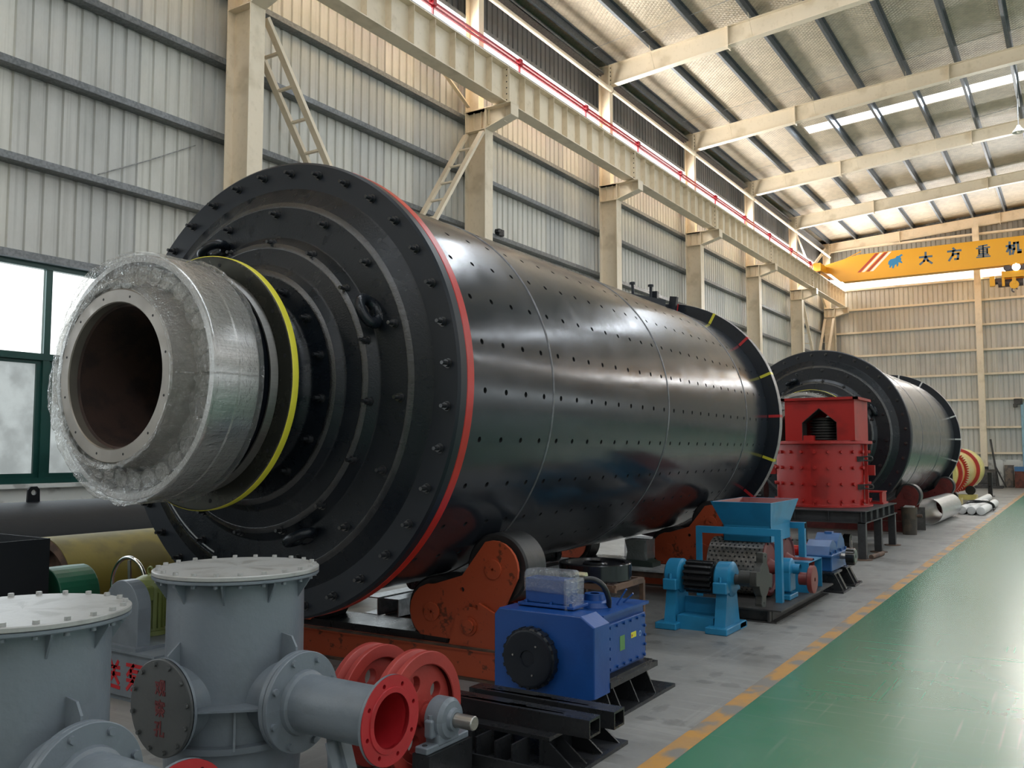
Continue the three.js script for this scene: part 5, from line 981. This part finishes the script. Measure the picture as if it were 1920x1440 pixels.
// steel lengths and a wrapped roller bearing lying under the big mill
{
  for (const [x, y, words] of [[-4.9, 0.22, 'long pale steel channel lying under the big mill, nearer the rollers'], [-5.12, 0.22, 'long pale steel channel lying under the big mill, farther from the aisle']]) {
    const t = thing('steel_channel', words, 'steel channel', [x, y, -8.2]);
    obj('channel', [slab(-0.08, 0.08, 0.14, 0.15, -0.9, 2.4), slab(0.07, 0.08, 0, 0.14, -0.9, 2.4), slab(-0.08, 0.08, 0, 0.01, -0.9, 2.4)], M('pale_galvanised_' + x, [0.5, 0.52, 0.54], 0.4, 0.6, { map: T.galv }), t);
  }
  const t = thing('black_tube', 'black steel tube resting on the pale channels under the big mill', 'tube', [-5.0, 0.455, -7.4]);
  obj('tube_body', [cyl(0.07, 2.4, 'z', 0, 0, 0, 28), cyl(0.08, 0.1, 'z', 0, 0, -1.28, 28)], blackSteel, t);
  for (const z of [-6.3, -8.9]) { const b = thing('timber_sleeper', z > -7 ? 'dark timber sleeper under the near end of the pale channels' : 'dark timber sleeper under the far end of the pale channels', 'sleeper', [-5.0, 0, z]); obj('sleeper_body', rbox(0.6, 0.22, 0.22, 0, 0.11, 0, 0.01), M('old_timber_' + z, [0.07, 0.055, 0.045], 0.85, 0, { map: T.rust, bumpMap: T.cast, bumpScale: 0.003 }), b); }
  const w = thing('wrapped_bearing_block', 'film-wrapped green bearing block on a white board under the far end of the big mill', 'bearing', [-4.35, 0.287, -9.55]); w.scale.y = 0.8;
  obj('block_body', [extrude(shape([[-0.2, 0], [0.2, 0], [0.2, 0.05], [0.12, 0.08], [0.1, 0.2], [0.13, 0.36], [-0.13, 0.36], [-0.1, 0.2], [-0.12, 0.08], [-0.2, 0.05]]), 0.22, 0.008).translate(0, 0, -0.11)], painted('grey_green_paint', 0x3c4a43, 0.5), w);
  obj('plastic_wrap', crumple(prep(new RoundedBoxGeometry(0.28, 0.32, 0.28, 14, 0.04)), 21, 0.005).translate(0, 0.24, 0), wrapPlastic, w);
  const b = thing('white_board_bench', 'low bench with a white board top under the far end of the big mill', 'bench', [-4.2, 0, -9.5]);
  obj('board', slab(-0.75, 0.72, 0.265, 0.284, -0.28, 0.3), M('white_board', 0xbfc2c2, 0.6, 0, { map: T.scuff }), b);
  obj('bench_frame', [slab(-0.72, 0.7, 0.2, 0.265, 0.22, 0.26), slab(-0.72, 0.7, 0.2, 0.265, -0.26, -0.22)], rustSteel, b);
  for (const [x, z] of [[-0.7, 0.24], [0.66, 0.24], [-0.7, -0.24], [0.66, -0.24]]) obj('leg', slab(x - 0.025, x + 0.025, 0, 0.2, z - 0.025, z + 0.025), rustSteel, b);
}

// ---------------------------------------------------------------- beyond the red crusher
{
  const t = thing('oil_bucket', 'dented dark bucket standing beside the red crusher table leg', 'bucket', [-2.85, 0, -18.6]);
  obj('bucket_body', lathe([[0.001, 0.02], [0.12, 0.02], [0.125, 0.0], [0.145, 0.5], [0.15, 0.52], [0.135, 0.52], [0.13, 0.5], [0.115, 0.06]], 'y', 36, 40), M('dirty_bucket', [0.09, 0.085, 0.07], 0.6, 0.2, { map: T.rust }), t);
  obj('bucket_rags', crumple(prep(new RoundedBoxGeometry(0.2, 0.06, 0.2, 8, 0.02)), 31, 0.01).translate(0, 0.51, 0), M('grey_rags', [0.3, 0.29, 0.27], 0.9), t);
  obj('side_spout', cyl(0.03, 0.12, 'x', 0.17, 0.36, 0, 16), rustSteel, t);
  const p = thing('steel_plate', 'dark steel plate leaning upright beside the dented bucket', 'steel plate', [-2.85, 0, -19.7], R(12));
  obj('plate_body', [box(0.26, 0.46, 0.012, 0, 0.23, 0).rotateX(-0.08), box(0.012, 0.4, 0.14, -0.1, 0.2, -0.09)], darkSteel, p);
}
{
  const shiny = M('bright_sheet_steel', [0.85, 0.85, 0.85], 0.3, 0.75, { map: T.brush, bumpMap: T.castBig, bumpScale: 0.003 });
  const t = thing('sheet_steel_pipe', 'wide bright sheet-steel pipe lying open-ended on the floor', 'pipe', [-2.87, 0, -21.3], R(-1));
  obj('pipe_wall', lathe([[0.272, 0], [0.28, 0], [0.282, -0.01], [0.282, -2.95], [0.272, -2.95], [0.272, 0]], 'z', 72, 40).map((g) => g.translate(0, 0.283, 0)), shiny, t);
  obj('seam', box(0.02, 0.006, 2.93, 0.1, 0.283 + 0.264, -1.47), shiny, t);
  const whiteRoll = M('white_roll_cover', 0xe4e4e2, 0.6, 0, { bumpMap: T.castBig, bumpScale: 0.003 });
  for (const [x, z, l, words] of [[-2.63, -25.2, 7.6, 'longest white-wrapped roll, nearest the bright steel pipe'], [-2.408, -25.1, 4, 'middle one of three white-wrapped rolls'], [-2.19, -25.0, 4.2, 'white-wrapped roll nearest the green aisle']]) {
    const r = thing('white_roll', words, 'roll', [x, 0, z], R(0.4), 'white-wrapped rolls on the floor');
    obj('roll_cover', lathe([[0.001, 0.004], [0.08, 0.0], [0.1, -0.015], [0.104, -0.06], [0.104, -l + 0.05], [0.09, -l], [0.001, -l]], 'z', 36, 35).map((g) => g.translate(0, 0.104, 0)), whiteRoll, r);
    r.rotation.y = 0;
  }
  const s = thing('black_strap', 'black rope strap thrown over the white-wrapped rolls', 'strap', [-2.4, 0.22, -26.6]);
  obj('strap_rope', [tube([[-0.3, -0.06, 0.5], [-0.2, 0.02, 0.3], [0.0, 0.03, 0.05], [0.2, 0.03, -0.2], [0.33, -0.04, -0.35], [0.36, -0.18, -0.4]], 0.03, 40, 8), tube([[-0.32, -0.05, 0.45], [-0.15, 0.06, 0.15], [0.1, 0.06, 0.1], [0.26, 0.02, -0.3], [0.35, -0.1, -0.55], [0.36, -0.18, -0.2]], 0.022, 40, 8)], blackSteel, s);
}
{
  const yl = painted('gloss_yellow_paint', 0xe6d684, 0.2), rr = painted('red_ring_paint', 0xb03023, 0.3);
  const t = thing('rotary_dryer', 'glossy yellow rotary drum with red ring and toothed gear, beyond the farther dark mill', 'rotary drum', [-3.58, 0, -27.6]);
  const y = 0.97, up = (l) => l.map((g) => g.translate(0, y, 0));
  obj('drum_shell', up(lathe([[0.4, 0], [0.6, -0.02], [0.62, -0.1], [0.62, -6.6], [0.68, -6.75], [0.7, -7.3], [0.64, -7.7], [0.4, -8.0], [0.05, -8.1]], 'z', 72, 20)), yl, t);
  for (const z of [-0.4, -5.4]) obj('riding_ring', up(lathe([[0.62, z + 0.1], [0.715, z + 0.09], [0.72, z + 0.08], [0.72, z - 0.08], [0.715, z - 0.09], [0.62, z - 0.1]], 'z', 80, 30)), rr, t);
  const n = 64, gp = []; for (let i = 0; i < n; i++) for (const [f, r] of [[0, 0.68], [0.25, 0.74], [0.5, 0.74], [0.75, 0.68]]) { const a = (i + f) / n * Math.PI * 2; gp.push([r * Math.cos(a), r * Math.sin(a)]); }
  obj('girth_gear', extrude(shape(gp, [hole(0, 0, 0.61)]), 0.16).translate(0, y, -2.0), rr, t);
  for (const z of [-0.5, -5.4]) { const b = obj('roller_base', slab(-0.6, 0.6, 0, 0.16, z - 0.3, z + 0.3), yl, t); for (const x of [-0.42, 0.42]) obj('support_roller', cyl(0.15, 0.2, 'z', x, 0.3, z, 32), blackSteel, b); }
  obj('drive_base', slab(-0.5, 0.5, 0, 0.2, -2.3, -1.7), yl, t);
}
{
  const post = (label, [x, z], h, w) => { const t = thing('black_post', label, 'post', [x, 0, z]); obj('post_body', [rbox(w, h, w, 0, h / 2, 0, 0.01), rbox(w * 2, 0.02, w * 2, 0, 0.01, 0, 0.004), rbox(w * 1.1, 0.02, w * 1.1, 0, h, 0, 0.004)], blackSteel, t); };
  post('short black steel post in front of the yellow rotary drum, behind the bright pipe', [-3.02, -26.6], 1.0, 0.11);
  post('black steel post right of the yellow rotary drum, in line with the cream gable post', [-2.79, -35.6], 0.83, 0.14);
}
// odds and ends at the far wall
{
  const m = thing('winch_machine', 'low dark winch machine on skids by the far wall', 'machine', [-3.5, 0, -43.4]);
  obj('winch_body', [rbox(0.7, 0.3, 0.6, 0, 0.35, 0, 0.03), cyl(0.25, 0.6, 'x', 0.02, 0.55, 0, 28), slab(-0.5, 0.6, 0, 0.1, -0.4, -0.28), slab(-0.5, 0.6, 0, 0.1, 0.28, 0.4), slab(-0.35, 0.35, 0.1, 0.2, -0.3, 0.3)], darkSteel, m);
  for (const [dx, words] of [[0.0, 'dark steel bar leaning on the far wall, topmost of the pair'], [0.28, 'shorter dark steel bar leaning on the far wall plinth']]) {
    const b = thing('leaning_bar', words, 'steel bar', [-3.25 + dx, 0, -44.6]);
    obj('bar_body', bar([0.12, 0.02, 0.4], dx ? [-0.28, 0.95, 0.38] : [-0.16, 2.1, 0.05], 0.06, 0.06), darkSteel, b);
  }
  const g = thing('grey_cabinet', 'weathered grey steel cabinet against the white plinth of the far wall', 'cabinet', [-2.74, 0, -44.75]);
  obj('cabinet_body', [rbox(0.32, 0.95, 0.5, 0, 0.475, 0, 0.01), slab(-0.17, 0.17, 0.93, 0.97, -0.26, 0.27)], M('weathered_steel', [0.2, 0.2, 0.19], 0.6, 0.2, { map: T.rust }), g);
  obj('cabinet_door', slab(-0.14, 0.14, 0.08, 0.88, 0.25, 0.262), M('weathered_door', [0.24, 0.23, 0.21], 0.6, 0.2, { map: T.rust }), g);
  for (const [x, words] of [[-2.3, 'blue-topped rust brown crate by the far wall, next to the grey cabinet'], [-1.82, 'blue-topped rust brown crate by the far wall, the one farther right']]) {
    const c = thing('blue_top_crate', words, 'crate', [x, 0, -44.4]);
    obj('crate_body', [rbox(0.42, 0.72, 0.5, 0, 0.36, 0, 0.01), ...[-0.18, 0, 0.18].map((dx) => slab(dx - 0.015, dx + 0.015, 0.02, 0.7, 0.25, 0.262))], M('crate_rust_' + x, 0x6d4238, 0.7, 0, { map: T.rust }), c);
    obj('crate_top', rbox(0.43, 0.2, 0.51, 0, 0.81, 0, 0.01), painted('crate_blue_' + x, 0x3f6f9c, 0.5), c);
  }
  const s = thing('leaning_board', 'white board leaning on the plinth of the far wall beside the leaning bars', 'panel', [-3.1, 0, -44.88]);
  obj('board_body', box(0.3, 1.15, 0.03, 0, 0.6, 0).rotateZ(0.03), whiteWash, s);
  const d = thing('wall_downpipe', 'pale blue downpipe with a dark junction box on the far wall', 'pipe', [-2.16, 0, -44.95]);
  obj('pipe_run', [rod([0, 0.0, 0], [0, 3.7, 0], 0.06, 16)], painted('pale_blue_pipe', 0x8fb4c4, 0.4), d);
  obj('junction_box', [rbox(0.34, 0.26, 0.2, -0.14, 3.75, 0.02, 0.02), rbox(0.16, 0.16, 0.2, -0.26, 3.58, 0.02, 0.02)], darkSteel, d);
  const j = thing('wall_socket_box', 'small dark junction box on the third girt, right of the second column', 'box', [-10.4, 6.28, -15.78]);
  obj('box_body', [rbox(0.12, 0.14, 0.2, 0, 0, 0, 0.01), rbox(0.1, 0.06, 0.1, 0.03, 0, 0.12, 0.01)], blackSteel, j);
}
// the yellow travelling crane
{
  const cy = painted('crane_yellow', 0xf2ab22, 0.4, { map: null }), dark = M('crane_dark_steel', [0.1, 0.08, 0.08], 0.5, 0.2), letters = M('grey_blue_lettering', 0x56697a, 0.5), white = M('white_stripe_paint', 0xf2ead8, 0.5), stripe = painted('red_stripe_paint', 0xb8402a, 0.45), emblem = M('blue_emblem_paint', 0x2f86b8, 0.5);
  const t = thing('travelling_crane', 'yellow overhead crane with dark Chinese lettering, spanning the far end of the hall', 'crane', [0, 0, -41.25]);
  const face = shape([[-9.55, 9.66], [-9.3, 9.58], [-8.7, 9.36], [11.6, 9.5], [12.4, 9.75], [12.4, 10.0], [11.4, 10.34], [-8.05, 10.24], [-9.5, 9.92]]);
  obj('main_girder', [extrude(face, 0.4, 0.004).translate(0, 0, -0.16)], cy, t);
  const band = shape([[-9.3, 9.58], [-8.8, 9.12], [11.5, 9.24], [11.7, 9.5], [-8.7, 9.37]]);
  obj('lower_flange', extrude(band, 0.05, 0.003).translate(0, 0, 0.2), cy, t);
  obj('bottom_plate', bar([-8.7, 9.1, 0.06], [11.5, 9.24, 0.06], 0.46, 0.025), cy, t);
  for (const [k, x, y, w] of [['da', -5.55, 9.52, 0.085], ['fang', -4.45, 9.56, 0.085], ['zhong', -3.38, 9.56, 0.06], ['ji', -2.28, 9.56, 0.085]]) obj('character', glyph(k, x, y, 0.5, w).map((g) => g.translate(0, 0, 0.244)), letters, t);
  const st = (x, w) => extrude(shape([[x, 9.45], [x + w, 9.45], [x + w + 0.78, 10.22], [x + 0.78, 10.22]]), 0.004).translate(0, 0, 0.244);
  for (const x of [-7.9, -7.55]) obj('white_stripe', st(x, 0.13), white, t);
  for (const x of [-8.08, -7.72]) obj('red_stripe', st(x, 0.14), stripe, t);
  const el = shape([[-0.3, -0.02], [-0.28, 0.1], [-0.2, 0.18], [-0.06, 0.2], [0.0, 0.22], [0.06, 0.3], [0.14, 0.3], [0.2, 0.34], [0.26, 0.36], [0.3, 0.3], [0.24, 0.28], [0.2, 0.22], [0.24, 0.16], [0.22, 0.08], [0.28, 0.0], [0.26, -0.04], [0.18, 0.0], [0.12, 0.02], [0.12, -0.08], [0.08, -0.16], [0.04, -0.16], [0.04, -0.06], [-0.02, -0.07], [-0.08, -0.22], [-0.14, -0.22], [-0.14, -0.08], [-0.2, -0.18], [-0.25, -0.18], [-0.24, -0.06]]);
  obj('elephant_emblem', extrude(el, 0.004).translate(-6.5, 9.7, 0.244), emblem, t);
  for (const x of [-9.56, 12.56]) {
    const e = obj('end_truck', rbox(0.34, 0.36, 2.6, x, 9.68, 0, 0.02), cy, t);
    for (const z of [-0.95, 0.95]) obj('wheel', cyl(0.17, 0.09, 'x', x, 9.6, z, 28), dark, e);
  }
  obj('walk_rail', [rod([-9.3, 9.98, -0.3], [-8.0, 10.5, -0.3], 0.02, 8)], cy, t);
  // hoist trolley
  const h = new THREE.Group(); h.name = 'hoist_trolley'; t.add(h);
  obj('trolley_frame', [slab(-2.45, -1.2, 8.63, 8.88, 0.0, 0.24), slab(-2.45, -1.2, 8.63, 8.88, -0.3, -0.2), slab(-2.5, -2.4, 8.3, 8.9, 0.0, 0.2), slab(-2.95, -2.76, 8.35, 8.75, -0.1, 0.1)], cy, h);
  obj('rope_drum', [cyl(0.16, 0.9, 'x', -2.2, 8.45, -0.1, 28), cyl(0.12, 0.3, 'x', -2.65, 8.55, -0.1, 24)], dark, h);
  for (const x of [-2.3, -1.62]) obj('trolley_wheel', cyl(0.13, 0.06, 'z', x, 9.04, 0.16, 24), dark, h);
  obj('wheel_link', slab(-2.36, -1.55, 8.86, 9.1, 0.08, 0.12), dark, h);
  const hk = obj('hook_block', [rbox(0.14, 0.3, 0.12, -2.07, 8.5, 0.12, 0.02), cyl(0.17, 0.1, 'z', -2.07, 8.33, 0.12, 28)], cy, h); void hk;
  obj('hook', new THREE.TorusGeometry(0.09, 0.03, 10, 24, Math.PI * 1.5).translate(-2.07, 8.12, 0.12), dark, h);
  // work lamp on the trolley
  const lamp = obj('work_lamp', [cyl(0.17, 0.1, 'z', 0, 0, 0, 28, 0.12).translate(-1.97, 9.02, 0.2)], dark, h);
  obj('lamp_glass', cyl(0.15, 0.02, 'z', -1.97, 9.02, 0.262, 28), M('lamp_glass', [0.8, 0.8, 0.8], 0.3, 0, { emissive: new THREE.Color(1, 0.97, 0.9), emissiveIntensity: 6 }), lamp);
  const pl = new THREE.SpotLight(new THREE.Color().setRGB(...DAY.bulb), 60, 0, 1.2, 0.8); pl.position.set(-1.97, 9.02, -41.25 + 0.3); pl.target.position.set(-1.97, 5, -30); pl.shadow.radius = 7; pl.castShadow = true; pl.name = 'work_lamp_light'; scene.add(pl, pl.target);
}
// a roof lamp hanging under the rafters, at the right edge of the photo
{
  const t = thing('pendant_lamp', 'small pale pendant lamp hanging from the roof at the right edge', 'lamp', [-1.25, 0, -30.6]);
  obj('lamp_rod', rod([0, roofY(-1.25) - 0.1, 0], [0, 11.45, 0], 0.015, 8), galv, t);
  obj('lamp_shade', lathe([[0.05, 11.48], [0.07, 11.42], [0.17, 11.3], [0.18, 11.26]], 'y', 32, 40), M('lamp_shade_white', 0xd8d4c8, 0.4), t);
  obj('lamp_bulb', new THREE.SphereGeometry(0.06, 16, 12).translate(0, 11.3, 0), M('lamp_bulb', 0xf0ead8, 0.2), t);
}
renderer.render(scene, camera);
